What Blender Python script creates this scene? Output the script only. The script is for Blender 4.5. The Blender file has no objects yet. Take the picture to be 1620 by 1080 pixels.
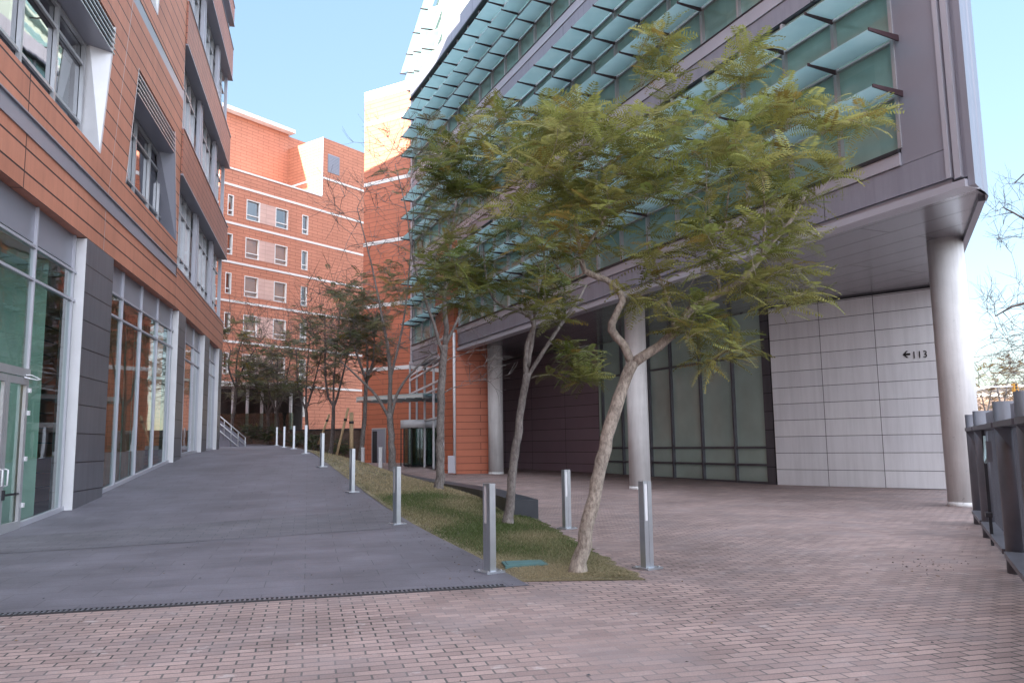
import bpy, math, random
import numpy as np
from mathutils import Vector, Matrix

rnd = random.Random(11)
R = math.radians
scene = bpy.context.scene
COL = scene.collection

# ------------------------------------------------------------------ camera
F_PX, PITCH, ROLL, EYE = 1265.0, R(7.3), 0.014, 1.6
_cp, _sp = math.cos(PITCH), math.sin(PITCH)
FW = np.array([0, _cp, _sp]); UP0 = np.array([0, -_sp, _cp]); RT0 = np.array([1.0, 0, 0])
RT = RT0 * math.cos(ROLL) - UP0 * math.sin(ROLL)
UP = UP0 * math.cos(ROLL) + RT0 * math.sin(ROLL)

cam_d = bpy.data.cameras.new('camera'); cam = bpy.data.objects.new('camera', cam_d); COL.objects.link(cam)
cam_d.sensor_fit = 'HORIZONTAL'; cam_d.sensor_width = 36.0; cam_d.lens = F_PX / 1620 * 36
cam_d.clip_start = 0.1; cam_d.clip_end = 3000
m = Matrix.Identity(4)
for i in range(3):
    m[i][0] = RT[i]; m[i][1] = UP[i]; m[i][2] = -FW[i]
m[2][3] = EYE
cam.matrix_world = m
scene.camera = cam

def ray(x, y): return FW + RT * (x - 810) / F_PX + UP * (540 - y) / F_PX
def gz(x, y, z=0.0):
    d = ray(x, y); t = (z - EYE) / d[2]; return np.array([d[0] * t, d[1] * t, z])
def gy(x, y, Y):
    d = ray(x, y); t = Y / d[1]; return np.array([d[0] * t, Y, d[2] * t + EYE])

# ------------------------------------------------------------------ light
SUN_AZ, SUN_EL = R(-140), R(10.5)          # azimuth from +Y towards +X
world = bpy.data.worlds.new('World'); scene.world = world; world.use_nodes = True
wn = world.node_tree.nodes; wl = world.node_tree.links
bg = wn['Background']; sky = wn.new('ShaderNodeTexSky'); sky.sky_type = 'NISHITA'
sky.sun_disc = False; sky.sun_elevation = SUN_EL; sky.sun_rotation = SUN_AZ
sky.air_density = 1.0; sky.dust_density = 0.8; sky.ozone_density = 1.0
gam = wn.new('ShaderNodeGamma'); gam.inputs[1].default_value = 0.34; wl.new(sky.outputs[0], gam.inputs[0])   # gamma compresses sky contrast so the zenith lights the courtyard more
hs = wn.new('ShaderNodeHueSaturation'); hs.inputs['Saturation'].default_value = 1.85; wl.new(gam.outputs[0], hs.inputs['Color'])
# added bright cloud veil overhead and behind the camera, unseen, lifts the shaded courtyard
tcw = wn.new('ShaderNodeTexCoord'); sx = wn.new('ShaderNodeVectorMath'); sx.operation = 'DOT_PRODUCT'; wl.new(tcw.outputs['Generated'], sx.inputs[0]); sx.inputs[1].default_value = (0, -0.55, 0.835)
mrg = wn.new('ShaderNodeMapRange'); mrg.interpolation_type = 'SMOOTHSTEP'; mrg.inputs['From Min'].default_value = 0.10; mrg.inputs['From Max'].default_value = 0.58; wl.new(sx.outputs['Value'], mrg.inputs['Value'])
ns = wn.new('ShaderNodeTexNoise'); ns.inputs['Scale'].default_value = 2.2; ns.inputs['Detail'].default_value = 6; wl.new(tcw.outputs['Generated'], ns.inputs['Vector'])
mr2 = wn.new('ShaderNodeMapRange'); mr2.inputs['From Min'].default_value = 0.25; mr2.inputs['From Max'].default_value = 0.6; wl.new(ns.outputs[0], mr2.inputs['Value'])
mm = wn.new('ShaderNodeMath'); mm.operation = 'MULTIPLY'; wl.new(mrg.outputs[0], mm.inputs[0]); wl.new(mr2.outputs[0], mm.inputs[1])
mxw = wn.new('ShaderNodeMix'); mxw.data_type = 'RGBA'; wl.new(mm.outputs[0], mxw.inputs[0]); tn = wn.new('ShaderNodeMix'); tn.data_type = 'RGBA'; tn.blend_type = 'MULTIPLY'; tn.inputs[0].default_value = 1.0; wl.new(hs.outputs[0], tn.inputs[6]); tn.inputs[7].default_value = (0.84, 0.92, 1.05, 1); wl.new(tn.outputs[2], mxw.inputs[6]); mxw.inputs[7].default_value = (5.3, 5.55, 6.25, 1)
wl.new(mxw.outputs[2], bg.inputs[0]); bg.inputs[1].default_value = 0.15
sd = bpy.data.lights.new('sun', 'SUN'); sd.energy = 4.2; sd.angle = R(0.5); sd.color = (1.0, 0.90, 0.78)
so = bpy.data.objects.new('sun', sd); COL.objects.link(so)
sdir = Vector((math.sin(SUN_AZ) * math.cos(SUN_EL), math.cos(SUN_AZ) * math.cos(SUN_EL), math.sin(SUN_EL)))
so.rotation_euler = sdir.to_track_quat('Z', 'Y').to_euler(); so.location = sdir * 100
scene.view_settings.view_transform = 'Standard'; scene.view_settings.look = 'None'
scene.view_settings.exposure = 2.45; scene.view_settings.gamma = 1.0

# ------------------------------------------------------------------ materials
def new_mat(name):
    mt = bpy.data.materials.new(name); mt.use_nodes = True
    return mt, mt.node_tree.nodes, mt.node_tree.links, mt.node_tree.nodes['Principled BSDF']

def noise(n, l, scale, vec=None, detail=4.0, rough=0.6):
    t = n.new('ShaderNodeTexNoise'); t.inputs['Scale'].default_value = scale
    t.inputs['Detail'].default_value = detail; t.inputs['Roughness'].default_value = rough
    if vec is not None: l.new(vec, t.inputs['Vector'])
    return t
def ramp(n, l, src, stops):
    r = n.new('ShaderNodeValToRGB'); l.new(src, r.inputs[0]); e = r.color_ramp.elements
    while len(e) < len(stops): e.new(0.5)
    for el, (p, c) in zip(e, stops):
        el.position = p; el.color = (c[0], c[1], c[2], 1) if not isinstance(c, (int, float)) else (c, c, c, 1)
    return r
def mul(n, l, a, b, fac=1.0, mode='MULTIPLY'):
    x = n.new('ShaderNodeMix'); x.data_type = 'RGBA'; x.blend_type = mode; x.inputs[0].default_value = fac
    for s, i in ((a, 6), (b, 7)):
        if isinstance(s, tuple): x.inputs[i].default_value = (*s, 1)
        else: l.new(s, x.inputs[i])
    return x.outputs[2]

def streaks(n, l, tc, c, amt):
    mp = n.new('ShaderNodeMapping'); mp.inputs['Scale'].default_value = (5, 5, 0.35); l.new(tc.outputs['Object'], mp.inputs[0])
    ts = noise(n, l, 1.0, mp.outputs[0], 6.0, 0.7); rs_ = ramp(n, l, ts.outputs[0], [(0.38, 1 - amt), (0.58, 1.0)])
    return mul(n, l, c, rs_.outputs[0])
def plain(name, col, rough=0.5, metal=0.0, var=0.12, scale=3.0, bump=0.0, spec=0.5, streak=0.0, pits=0.0):
    mt, n, l, b = new_mat(name)
    tc = n.new('ShaderNodeTexCoord')
    t = noise(n, l, scale, tc.outputs['Object'])
    r = ramp(n, l, t.outputs[0], [(0.3, 1 - var), (0.7, 1 + var * 0.5)])
    c = mul(n, l, (col[0], col[1], col[2]), r.outputs[0])
    if streak: c = streaks(n, l, tc, c, streak)
    if pits:
        tp = noise(n, l, 9, tc.outputs['Object'], 2.0, 0.8); rp = ramp(n, l, tp.outputs[0], [(0.26, 1 - pits), (0.31, 1.0)]); c = mul(n, l, c, rp.outputs[0])
    l.new(c, b.inputs['Base Color'])
    b.inputs['Roughness'].default_value = rough; b.inputs['Metallic'].default_value = metal
    b.inputs['Specular IOR Level'].default_value = spec
    if bump:
        bp = n.new('ShaderNodeBump'); bp.inputs['Strength'].default_value = bump; bp.inputs['Distance'].default_value = 0.01
        t2 = noise(n, l, scale * 12, tc.outputs['Object']); l.new(t2.outputs[0], bp.inputs['Height']); l.new(bp.outputs[0], b.inputs['Normal'])
    return mt

def panels(name, c1, c2, bw, rh, mortar, mcol, offset=0.0, rough=0.5, metal=0.0, var=0.1, nscale=0.6, bump=0.5,
           space='UV', rot=0.0, loc=(0, 0, 0), fine=0.0, spec=0.5, stains=None, wob=0.0, msm=0.05, mcol2=None, streak=0.0):
    mt, n, l, b = new_mat(name)
    tc = n.new('ShaderNodeTexCoord'); mp = n.new('ShaderNodeMapping')
    l.new(tc.outputs[space], mp.inputs[0]); mp.inputs['Rotation'].default_value = (0, 0, rot); mp.inputs['Location'].default_value = loc
    vec = mp.outputs[0]
    if wob:
        wn_ = noise(n, l, 1.3, vec, 3.0)
        sc = n.new('ShaderNodeVectorMath'); sc.operation = 'SCALE'; sc.inputs['Scale'].default_value = wob; l.new(wn_.outputs['Color'], sc.inputs[0])
        ad = n.new('ShaderNodeVectorMath'); l.new(vec, ad.inputs[0]); l.new(sc.outputs[0], ad.inputs[1]); vec = ad.outputs[0]
    br = n.new('ShaderNodeTexBrick'); l.new(vec, br.inputs['Vector'])
    br.inputs['Scale'].default_value = 1.0; br.inputs['Brick Width'].default_value = bw; br.inputs['Row Height'].default_value = rh
    br.inputs['Mortar Size'].default_value = mortar; br.inputs['Mortar Smooth'].default_value = msm; br.offset = offset; br.squash = 1.0
    br.inputs['Color1'].default_value = (*c1, 1); br.inputs['Color2'].default_value = (*c2, 1); br.inputs['Mortar'].default_value = (*mcol, 1)
    if mcol2:
        tm = noise(n, l, 0.22, tc.outputs['Object'], 4.0); rm = ramp(n, l, tm.outputs[0], [(0.46, mcol), (0.62, mcol2)]); l.new(rm.outputs[0], br.inputs['Mortar'])
    t = noise(n, l, nscale, tc.outputs['Object'], 5.0)
    r = ramp(n, l, t.outputs[0], [(0.3, 1 - var), (0.7, 1 + var)])
    c = mul(n, l, br.outputs[0], r.outputs[0])
    if fine:
        t2 = noise(n, l, 60, tc.outputs['Object'], 3.0)
        r2 = ramp(n, l, t2.outputs[0], [(0.3, 1 - fine), (0.7, 1 + fine)]); c = mul(n, l, c, r2.outputs[0])
    if stains:
        t3 = noise(n, l, stains[0], tc.outputs['Object'], 6.0, 0.7)
        r3 = ramp(n, l, t3.outputs[0], [(stains[1], 0.0), (stains[2], stains[3])])
        x = n.new('ShaderNodeMix'); x.data_type = 'RGBA'; l.new(r3.outputs[0], x.inputs[0]); l.new(c, x.inputs[6]); x.inputs[7].default_value = (*stains[4], 1); c = x.outputs[2]
    if mcol2:   # bricks bleached or limed in clusters
        t4 = noise(n, l, 2.6, tc.outputs['Object'], 5.0, 0.75); r4 = ramp(n, l, t4.outputs[0], [(0.60, 0.0), (0.68, 0.55)])
        mk = n.new('ShaderNodeMath'); mk.operation = 'MULTIPLY'; iv_ = n.new('ShaderNodeMath'); iv_.operation = 'SUBTRACT'; iv_.inputs[0].default_value = 1.0; l.new(br.outputs['Fac'], iv_.inputs[1])
        l.new(iv_.outputs[0], mk.inputs[0]); l.new(r4.outputs[0], mk.inputs[1])
        x = n.new('ShaderNodeMix'); x.data_type = 'RGBA'; l.new(mk.outputs[0], x.inputs[0]); l.new(c, x.inputs[6]); x.inputs[7].default_value = (0.40, 0.36, 0.35, 1); c = x.outputs[2]
    if streak: c = streaks(n, l, tc, c, streak)
    l.new(c, b.inputs['Base Color'])
    b.inputs['Roughness'].default_value = rough; b.inputs['Metallic'].default_value = metal; b.inputs['Specular IOR Level'].default_value = spec
    if bump:
        iv = n.new('ShaderNodeMath'); iv.operation = 'SUBTRACT'; iv.inputs[0].default_value = 1.0; l.new(br.outputs['Fac'], iv.inputs[1])
        bp = n.new('ShaderNodeBump'); bp.inputs['Strength'].default_value = bump; bp.inputs['Distance'].default_value = 0.01
        l.new(iv.outputs[0], bp.inputs['Height']); l.new(bp.outputs[0], b.inputs['Normal'])
    return mt

def glass(name, tint, refl=0.1, rough=0.02, gcol=(0.95, 0.97, 1.0)):
    mt, n, l, b = new_mat(name); n.remove(b)
    out = [x for x in n if x.type == 'OUTPUT_MATERIAL'][0]
    tr = n.new('ShaderNodeBsdfTransparent'); tr.inputs[0].default_value = (*tint, 1)
    gl = n.new('ShaderNodeBsdfGlossy'); gl.inputs['Roughness'].default_value = rough; gl.inputs[0].default_value = (*gcol, 1)
    lw = n.new('ShaderNodeLayerWeight'); lw.inputs[0].default_value = 0.5
    pw = n.new('ShaderNodeMath'); pw.operation = 'POWER'; pw.inputs[1].default_value = 4.0; l.new(lw.outputs['Facing'], pw.inputs[0])
    ad = n.new('ShaderNodeMath'); ad.operation = 'MULTIPLY_ADD'; ad.inputs[1].default_value = 1.0 - refl; ad.inputs[2].default_value = refl; ad.use_clamp = True; l.new(pw.outputs[0], ad.inputs[0])
    tc = n.new('ShaderNodeTexCoord'); t = noise(n, l, 0.8, tc.outputs['Object'], 2.0)
    bp = n.new('ShaderNodeBump'); bp.inputs['Strength'].default_value = 0.04; bp.inputs['Distance'].default_value = 0.05
    l.new(t.outputs[0], bp.inputs['Height']); l.new(bp.outputs[0], gl.inputs['Normal'])
    mx = n.new('ShaderNodeMixShader'); l.new(ad.outputs[0], mx.inputs[0]); l.new(tr.outputs[0], mx.inputs[1]); l.new(gl.outputs[0], mx.inputs[2])
    l.new(mx.outputs[0], out.inputs[0]); return mt

def leafmat(name):
    mt, n, l, b = new_mat(name)
    at = n.new('ShaderNodeAttribute'); at.attribute_name = 'Col'
    l.new(at.outputs['Color'], b.inputs['Base Color']); b.inputs['Roughness'].default_value = 0.55
    b.inputs['Specular IOR Level'].default_value = 0.3
    tl = n.new('ShaderNodeBsdfTranslucent'); l.new(at.outputs['Color'], tl.inputs[0])
    mx = n.new('ShaderNodeMixShader'); mx.inputs[0].default_value = 0.45
    out = [x for x in n if x.type == 'OUTPUT_MATERIAL'][0]
    l.new(b.outputs[0], mx.inputs[1]); l.new(tl.outputs[0], mx.inputs[2]); l.new(mx.outputs[0], out.inputs[0]); return mt

def emit(name, col, st):
    mt, n, l, b = new_mat(name)
    b.inputs['Emission Color'].default_value = (*col, 1); b.inputs['Emission Strength'].default_value = st
    b.inputs['Base Color'].default_value = (*col, 1); return mt

def frosted(name):
    mt, n, l, b = new_mat(name)
    tc = n.new('ShaderNodeTexCoord'); t = noise(n, l, 1.2, tc.outputs['Object'], 5.0)
    r = ramp(n, l, t.outputs[0], [(0.3, (0.49, 0.63, 0.65)), (0.7, (0.58, 0.70, 0.71))])
    l.new(r.outputs[0], b.inputs['Base Color']); b.inputs['Roughness'].default_value = 0.12
    tl = n.new('ShaderNodeBsdfTranslucent'); l.new(r.outputs[0], tl.inputs[0])
    mx = n.new('ShaderNodeMixShader'); mx.inputs[0].default_value = 0.7
    out = [x for x in n if x.type == 'OUTPUT_MATERIAL'][0]
    l.new(b.outputs[0], mx.inputs[1]); l.new(tl.outputs[0], mx.inputs[2]); l.new(mx.outputs[0], out.inputs[0]); return mt

def bark(name, c1, c2, spots):
    mt, n, l, b = new_mat(name)
    tc = n.new('ShaderNodeTexCoord')
    mp = n.new('ShaderNodeMapping'); mp.inputs['Scale'].default_value = (1, 1, 0.45); l.new(tc.outputs['Object'], mp.inputs[0])
    t = noise(n, l, 26, mp.outputs[0], 6.0, 0.7)
    r = ramp(n, l, t.outputs[0], [(0.36, c2), (0.6, c1)])
    t2 = noise(n, l, 3.0, tc.outputs['Object'], 3.0)
    r2 = ramp(n, l, t2.outputs[0], [(0.35, 1 - spots), (0.65, 1.1)])
    l.new(mul(n, l, r.outputs[0], r2.outputs[0]), b.inputs['Base Color']); b.inputs['Roughness'].default_value = 0.9
    bp = n.new('ShaderNodeBump'); bp.inputs['Strength'].default_value = 0.6; bp.inputs['Distance'].default_value = 0.02
    l.new(t.outputs[0], bp.inputs['Height']); l.new(bp.outputs[0], b.inputs['Normal']); return mt

M = {}
M['orange'] = panels('orange_cladding', (0.52, 0.215, 0.137), (0.44, 0.176, 0.110), 40.0, 0.46, 0.02, (0.02, 0.01, 0.01), rough=0.55, var=0.10, bump=0.6, fine=0.05, streak=0.12)
M['orange_dark'] = panels('brown_cladding', (0.36, 0.140, 0.09), (0.32, 0.122, 0.08), 1.2, 0.28, 0.012, (0.03, 0.014, 0.012), rough=0.5, var=0.08)
M['brick'] = panels('brick_cladding', (0.50, 0.200, 0.122), (0.465, 0.182, 0.11), 1.2, 0.30, 0.014, (0.17, 0.05, 0.03), offset=0.5, rough=0.6, var=0.08, bump=0.3)
M['brick2'] = panels('orange_tile_cladding', (0.48, 0.145, 0.075), (0.44, 0.131, 0.067), 2.6, 0.34, 0.014, (0.12, 0.035, 0.02), offset=0.5, rough=0.55, var=0.1)
M['brick_pale'] = panels('pale_panel', (0.60, 0.40, 0.34), (0.55, 0.36, 0.31), 2.0, 0.35, 0.012, (0.4, 0.26, 0.22), rough=0.6)
M['grey_panel'] = panels('grey_metal_panel', (0.295, 0.30, 0.355), (0.275, 0.28, 0.33), 3.1, 30.0, 0.012, (0.06, 0.06, 0.07), rough=0.38, metal=0.25, var=0.06, bump=0.2, streak=0.12)
M['grey_light'] = plain('light_grey_metal', (0.46, 0.465, 0.52), 0.38, 0.3, 0.06, 0.8)
M['grey_plain'] = plain('grey_metal', (0.285, 0.29, 0.34), 0.36, 0.25, 0.06, 0.5)
M['soffit'] = panels('soffit_panel', (0.33, 0.33, 0.36), (0.31, 0.31, 0.34), 6.0, 0.95, 0.022, (0.03, 0.03, 0.035), offset=0.5, rough=0.22, metal=0.55, var=0.05, bump=0.2)
M['pillar'] = panels('pillar_panel', (0.14, 0.14, 0.16), (0.125, 0.125, 0.143), 30.0, 0.66, 0.012, (0.01, 0.01, 0.012), rough=0.4, metal=0.2, var=0.08, streak=0.15)
M['white_panel'] = panels('white_panel', (0.72, 0.72, 0.74), (0.67, 0.67, 0.70), 1.84, 0.575, 0.010, (0.07, 0.07, 0.075), rough=0.4, var=0.05, bump=0.4, streak=0.10)
M['purple'] = panels('plum_cladding', (0.32, 0.235, 0.275), (0.29, 0.21, 0.245), 2.6, 0.58, 0.012, (0.02, 0.014, 0.018), offset=0.0, rough=0.4, var=0.07)
M['white'] = plain('white_metal', (0.68, 0.68, 0.70), 0.4, 0.1, 0.07, 1.5)
M['concrete'] = plain('white_concrete', (0.70, 0.70, 0.70), 0.7, 0, 0.10, 1.2, 0.1, streak=0.16, pits=0.25)
M['pale_green'] = plain('pale_green_metal', (0.34, 0.40, 0.36), 0.5, 0, 0.06, 1.0)
M['band'] = plain('white_band', (0.74, 0.72, 0.70), 0.6, 0, 0.06, 1.0)
M['alu'] = plain('aluminium', (0.46, 0.47, 0.49), 0.35, 0.5, 0.08, 2.0)
M['dark'] = plain('dark_metal', (0.035, 0.036, 0.042), 0.45, 0.3, 0.1, 2.0)
M['steel'] = plain('painted_steel', (0.16, 0.165, 0.19), 0.42, 0.4, 0.15, 2.5, 0.05)
M['bracket'] = plain('dark_red_bracket', (0.055, 0.028, 0.034), 0.5, 0.2)
M['bollard'] = plain('galvanised', (0.52, 0.55, 0.60), 0.30, 0.85, 0.1, 4.0)
M['teal'] = panels('teal_glass', (0.27, 0.47, 0.43), (0.21, 0.40, 0.37), 1.55, 1.2, 0.0, (0, 0, 0), rough=0.05, var=0.25, nscale=0.4, bump=0, spec=0.9)
M['shelf'] = frosted('frosted_blue_glass')
M['glass'] = glass('clear_green_glass', (0.66, 0.82, 0.76), 0.09)
M['glass_dark'] = glass('grey_glass', (0.55, 0.68, 0.63), 0.10)
M['mirror'] = glass('reflective_glass', (0.30, 0.36, 0.38), 0.24)
M['glass_warm'] = glass('warm_glass', (0.75, 0.70, 0.66), 0.12)
M['reflection_warm'] = plain('peach_reflection', (0.52, 0.26, 0.14), 0.8, 0, 0.35, 0.9)  # orange reflection of the back windows, painted as a sheet behind the glass
M['interior'] = plain('interior_wall', (0.50, 0.42, 0.34), 0.8, 0, 0.3, 0.5)
M['interior_teal'] = plain('interior_blind', (0.42, 0.52, 0.48), 0.8, 0, 0.25, 0.6)
M['interior_dark'] = plain('interior_dark', (0.06, 0.06, 0.06), 0.8)
M['curtain'] = plain('brown_curtain', (0.30, 0.13, 0.09), 0.8, 0, 0.3, 1.5)
M['film'] = plain('milky_film_glass', (0.50, 0.66, 0.60), 0.06, 0, 0.22, 0.35, spec=0.6)
M['pale_blind'] = plain('pale_blind', (0.62, 0.72, 0.66), 0.8, 0, 0.15, 0.6)
M['lamp'] = emit('ceiling_light', (1.0, 0.80, 0.52), 3.0)
M['brickpave'] = panels('brick_paving', (0.295, 0.216, 0.198), (0.205, 0.147, 0.137), 0.24, 0.115, 0.0085, (0.04, 0.042, 0.042), mcol2=(0.24, 0.19, 0.18), offset=0.5, rough=0.8, var=0.26, nscale=0.6, bump=0.5, space='Object', rot=R(-14.3), fine=0.16, wob=0.03, msm=0.2, stains=(0.9, 0.47, 0.70, 0.55, (0.19, 0.165, 0.17)))
M['slate'] = panels('slate_paving', (0.104, 0.101, 0.122), (0.090, 0.087, 0.106), 0.9, 0.45, 0.006, (0.055, 0.054, 0.064), offset=0.5, rough=0.62, var=0.3, nscale=0.7, bump=0.25, space='Object', rot=R(-14.3), fine=0.18, wob=0.02, stains=(1.6, 0.56, 0.78, 0.4, (0.16, 0.16, 0.175)))
M['slate_dark'] = panels('worn_slate_paving', (0.102, 0.100, 0.116), (0.082, 0.081, 0.096), 0.45, 0.22, 0.006, (0.045, 0.045, 0.055), offset=0.5, rough=0.7, var=0.25, nscale=0.8, bump=0.2, space='Object', rot=R(-14.3), fine=0.2, wob=0.02, stains=(2.2, 0.55, 0.78, 0.4, (0.16, 0.155, 0.16)))
M['soil'] = plain('dry_turf', (0.17, 0.145, 0.09), 0.95, 0, 0.5, 1.1, 0.6)
M['bed'] = plain('bark_mulch', (0.11, 0.075, 0.058), 0.95, 0, 0.5, 2.0, 0.8)
M['earth'] = plain('earth', (0.24, 0.20, 0.16), 0.95, 0, 0.3, 0.05)
M['black_stone'] = plain('black_stone', (0.028, 0.032, 0.042), 0.42, 0, 0.25, 3.0, 0.05)
M['lid'] = plain('green_plastic', (0.07, 0.16, 0.16), 0.5, 0, 0.15, 5.0)
M['leaf'] = leafmat('leaves')
M['grass'] = leafmat('grass_blades')
M['bark1'] = bark('pale_bark', (0.36, 0.31, 0.26), (0.15, 0.12, 0.10), 0.25)
M['bark2'] = bark('grey_bark', (0.24, 0.215, 0.20), (0.11, 0.095, 0.09), 0.3)
M['bark3'] = bark('dark_bark', (0.17, 0.14, 0.13), (0.075, 0.06, 0.055), 0.3)
M['stake'] = plain('wooden_stake', (0.50, 0.36, 0.21), 0.8, 0, 0.25, 6.0)
M['dead_leaf'] = plain('dead_leaf', (0.14, 0.085, 0.045), 0.8)
M['ink'] = plain('black_lettering', (0.012, 0.012, 0.014), 0.5)
M['cable'] = plain('cable', (0.35, 0.48, 0.50), 0.5)
M['yellow'] = plain('yellow_paint', (0.7, 0.33, 0.04), 0.5)
M['far_wall'] = panels('far_facade', (0.42, 0.28, 0.20), (0.36, 0.24, 0.17), 3.0, 3.0, 0.5, (0.25, 0.18, 0.15), rough=0.8, bump=0)
M['far_wall2'] = panels('far_facade_pale', (0.50, 0.44, 0.38), (0.46, 0.40, 0.34), 2.6, 3.1, 0.45, (0.12, 0.11, 0.11), rough=0.8, bump=0)

# ------------------------------------------------------------------ geometry helpers
class Fr:
    """vertical facade frame: s along the wall, n out of the wall, z up"""
    def __init__(self, o, ang, side):
        a = R(ang); self.o = np.array([o[0], o[1]], float); self.d = np.array([math.sin(a), math.cos(a)])
        self.n = np.array([self.d[1], -self.d[0]]) * side
    def p(self, s, n, z):
        q = self.o + self.d * s + self.n * n; return (q[0], q[1], z)
    def hit(self, x, y, off=0.0):
        r = ray(x, y); o = self.o + self.n * off
        t = (self.n @ o) / (self.n @ r[:2]); q = r[:2] * t
        return float((q - o) @ self.d), float(r[2] * t + EYE)
    def px_s(self, x, y, off=0.0): return self.hit(x, y, off)[0]

class MB:
    def __init__(self): self.v = []; self.f = []; self.uv = []; self.mi = []; self.sm = []
    def face(self, pts, uvs=None, m=0, smooth=False):
        i = len(self.v); self.v += [tuple(map(float, p)) for p in pts]; k = len(pts)
        self.f.append(tuple(range(i, i + k))); self.mi.append(m); self.sm.append(smooth)
        if uvs is None: uvs = [(p[0], p[1]) for p in pts]
        self.uv += [tuple(map(float, u)) for u in uvs]
    def box(self, fr, s0, s1, n0, n1, z0, z1, m=0):
        if s0 > s1: s0, s1 = s1, s0
        if n0 > n1: n0, n1 = n1, n0
        P = fr.p
        self.face([P(s0, n1, z0), P(s1, n1, z0), P(s1, n1, z1), P(s0, n1, z1)], [(s0, z0), (s1, z0), (s1, z1), (s0, z1)], m)
        self.face([P(s1, n0, z0), P(s0, n0, z0), P(s0, n0, z1), P(s1, n0, z1)], [(s1, z0), (s0, z0), (s0, z1), (s1, z1)], m)
        self.face([P(s0, n0, z0), P(s0, n1, z0), P(s0, n1, z1), P(s0, n0, z1)], [(n0, z0), (n1, z0), (n1, z1), (n0, z1)], m)
        self.face([P(s1, n1, z0), P(s1, n0, z0), P(s1, n0, z1), P(s1, n1, z1)], [(n1, z0), (n0, z0), (n0, z1), (n1, z1)], m)
        self.face([P(s0, n0, z1), P(s0, n1, z1), P(s1, n1, z1), P(s1, n0, z1)], [(s0, n0), (s0, n1), (s1, n1), (s1, n0)], m)
        self.face([P(s0, n1, z0), P(s0, n0, z0), P(s1, n0, z0), P(s1, n1, z0)], [(s0, n1), (s0, n0), (s1, n0), (s1, n1)], m)
        return self
    def quad(self, fr, pts, m=0):      # pts (s,n,z)
        self.face([fr.p(*q) for q in pts], [(q[0] if abs(pts[0][0] - pts[2][0]) > 1e-4 else q[1], q[2]) for q in pts], m)
    def poly(self, fr, pts, n, m=0):   # pts (s,z) on plane n
        self.face([fr.p(s, n, z) for s, z in pts], pts, m)
    def prism(self, pts, z0, z1, m=0):  # vertical prism over xy polygon
        k = len(pts); zz0 = z0 if hasattr(z0, '__len__') else [z0] * k; zz1 = z1 if hasattr(z1, '__len__') else [z1] * k
        self.face([(p[0], p[1], z) for p, z in zip(pts, zz1)], None, m)
        self.face([(p[0], p[1], z) for p, z in reversed(list(zip(pts, zz0)))], None, m)
        L = 0
        for i in range(k):
            j = (i + 1) % k; a, b = pts[i], pts[j]; d = math.hypot(a[0] - b[0], a[1] - b[1])
            self.face([(a[0], a[1], zz0[i]), (b[0], b[1], zz0[j]), (b[0], b[1], zz1[j]), (a[0], a[1], zz1[i])], [(L, zz0[i]), (L + d, zz0[j]), (L + d, zz1[j]), (L, zz1[i])], m)
            L += d
    def tube(self, pts, rad, sides=8, m=0, caps=True):
        pts = [Vector(p) for p in pts]; k = len(pts); rings = []
        t0 = (pts[1] - pts[0]).normalized(); ref = Vector((1, 0, 0)) if abs(t0.x) < 0.8 else Vector((0, 1, 0))
        nrm = t0.cross(ref).normalized()
        for i in range(k):
            t = (pts[min(i + 1, k - 1)] - pts[max(i - 1, 0)])
            t = t.normalized() if t.length > 1e-9 else t0
            nrm = (nrm - t * nrm.dot(t)); nrm = nrm.normalized() if nrm.length > 1e-6 else t.orthogonal().normalized()
            bn = t.cross(nrm); r = rad[i] if hasattr(rad, '__len__') else rad
            rings.append([pts[i] + (nrm * math.cos(2 * math.pi * j / sides) + bn * math.sin(2 * math.pi * j / sides)) * r for j in range(sides)])
        base = len(self.v)
        for rg in rings: self.v += [tuple(p) for p in rg]
        for i in range(k - 1):
            for j in range(sides):
                a = base + i * sides + j; b = base + i * sides + (j + 1) % sides
                self.f.append((a, b, b + sides, a + sides)); self.mi.append(m); self.sm.append(True); self.uv += [(0, 0)] * 4
        if caps:
            self.f.append(tuple(base + j for j in reversed(range(sides)))); self.mi.append(m); self.sm.append(False); self.uv += [(0, 0)] * sides
            self.f.append(tuple(base + (k - 1) * sides + j for j in range(sides))); self.mi.append(m); self.sm.append(False); self.uv += [(0, 0)] * sides
    def build(self, name, mats, parent=None, label=None):
        me = bpy.data.meshes.new(name); root = parent
        while root is not None and root.parent is not None: root = root.parent
        off = np.array(root.location) if root is not None else np.zeros(3)
        me.from_pydata([(v[0] - off[0], v[1] - off[1], v[2] - off[2]) for v in self.v], [], self.f)
        uvl = me.uv_layers.new(name='UVMap'); uvl.data.foreach_set('uv', np.array(self.uv, dtype=np.float32).ravel())
        for mt in (mats if isinstance(mats, (list, tuple)) else [mats]): me.materials.append(mt)
        me.polygons.foreach_set('material_index', self.mi); me.polygons.foreach_set('use_smooth', self.sm); me.update()
        o = bpy.data.objects.new(name, me); COL.objects.link(o)
        if parent is not None: o.parent = parent
        if label: o['label'] = label
        return o

def tag(o, label=None, cat=None, group=None, kind=None):
    if label: o['label'] = label
    if cat: o['category'] = cat
    if group: o['group'] = group
    if kind: o['kind'] = kind
    return o
def thing(name, label, cat, loc=(0, 0, 0), group=None):
    o = bpy.data.objects.new(name, None); COL.objects.link(o); o.location = loc; o.empty_display_size = 0.3
    return tag(o, label, cat, group)
def copy_tree(o, parent=None):
    c = o.copy(); COL.objects.link(c)
    if parent is not None: c.parent = parent
    for ch in list(o.children): copy_tree(ch, c)
    return c
def lerp_tab(tab, x):
    return float(np.interp(x, [t[0] for t in tab], [t[1] for t in tab]))

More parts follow.
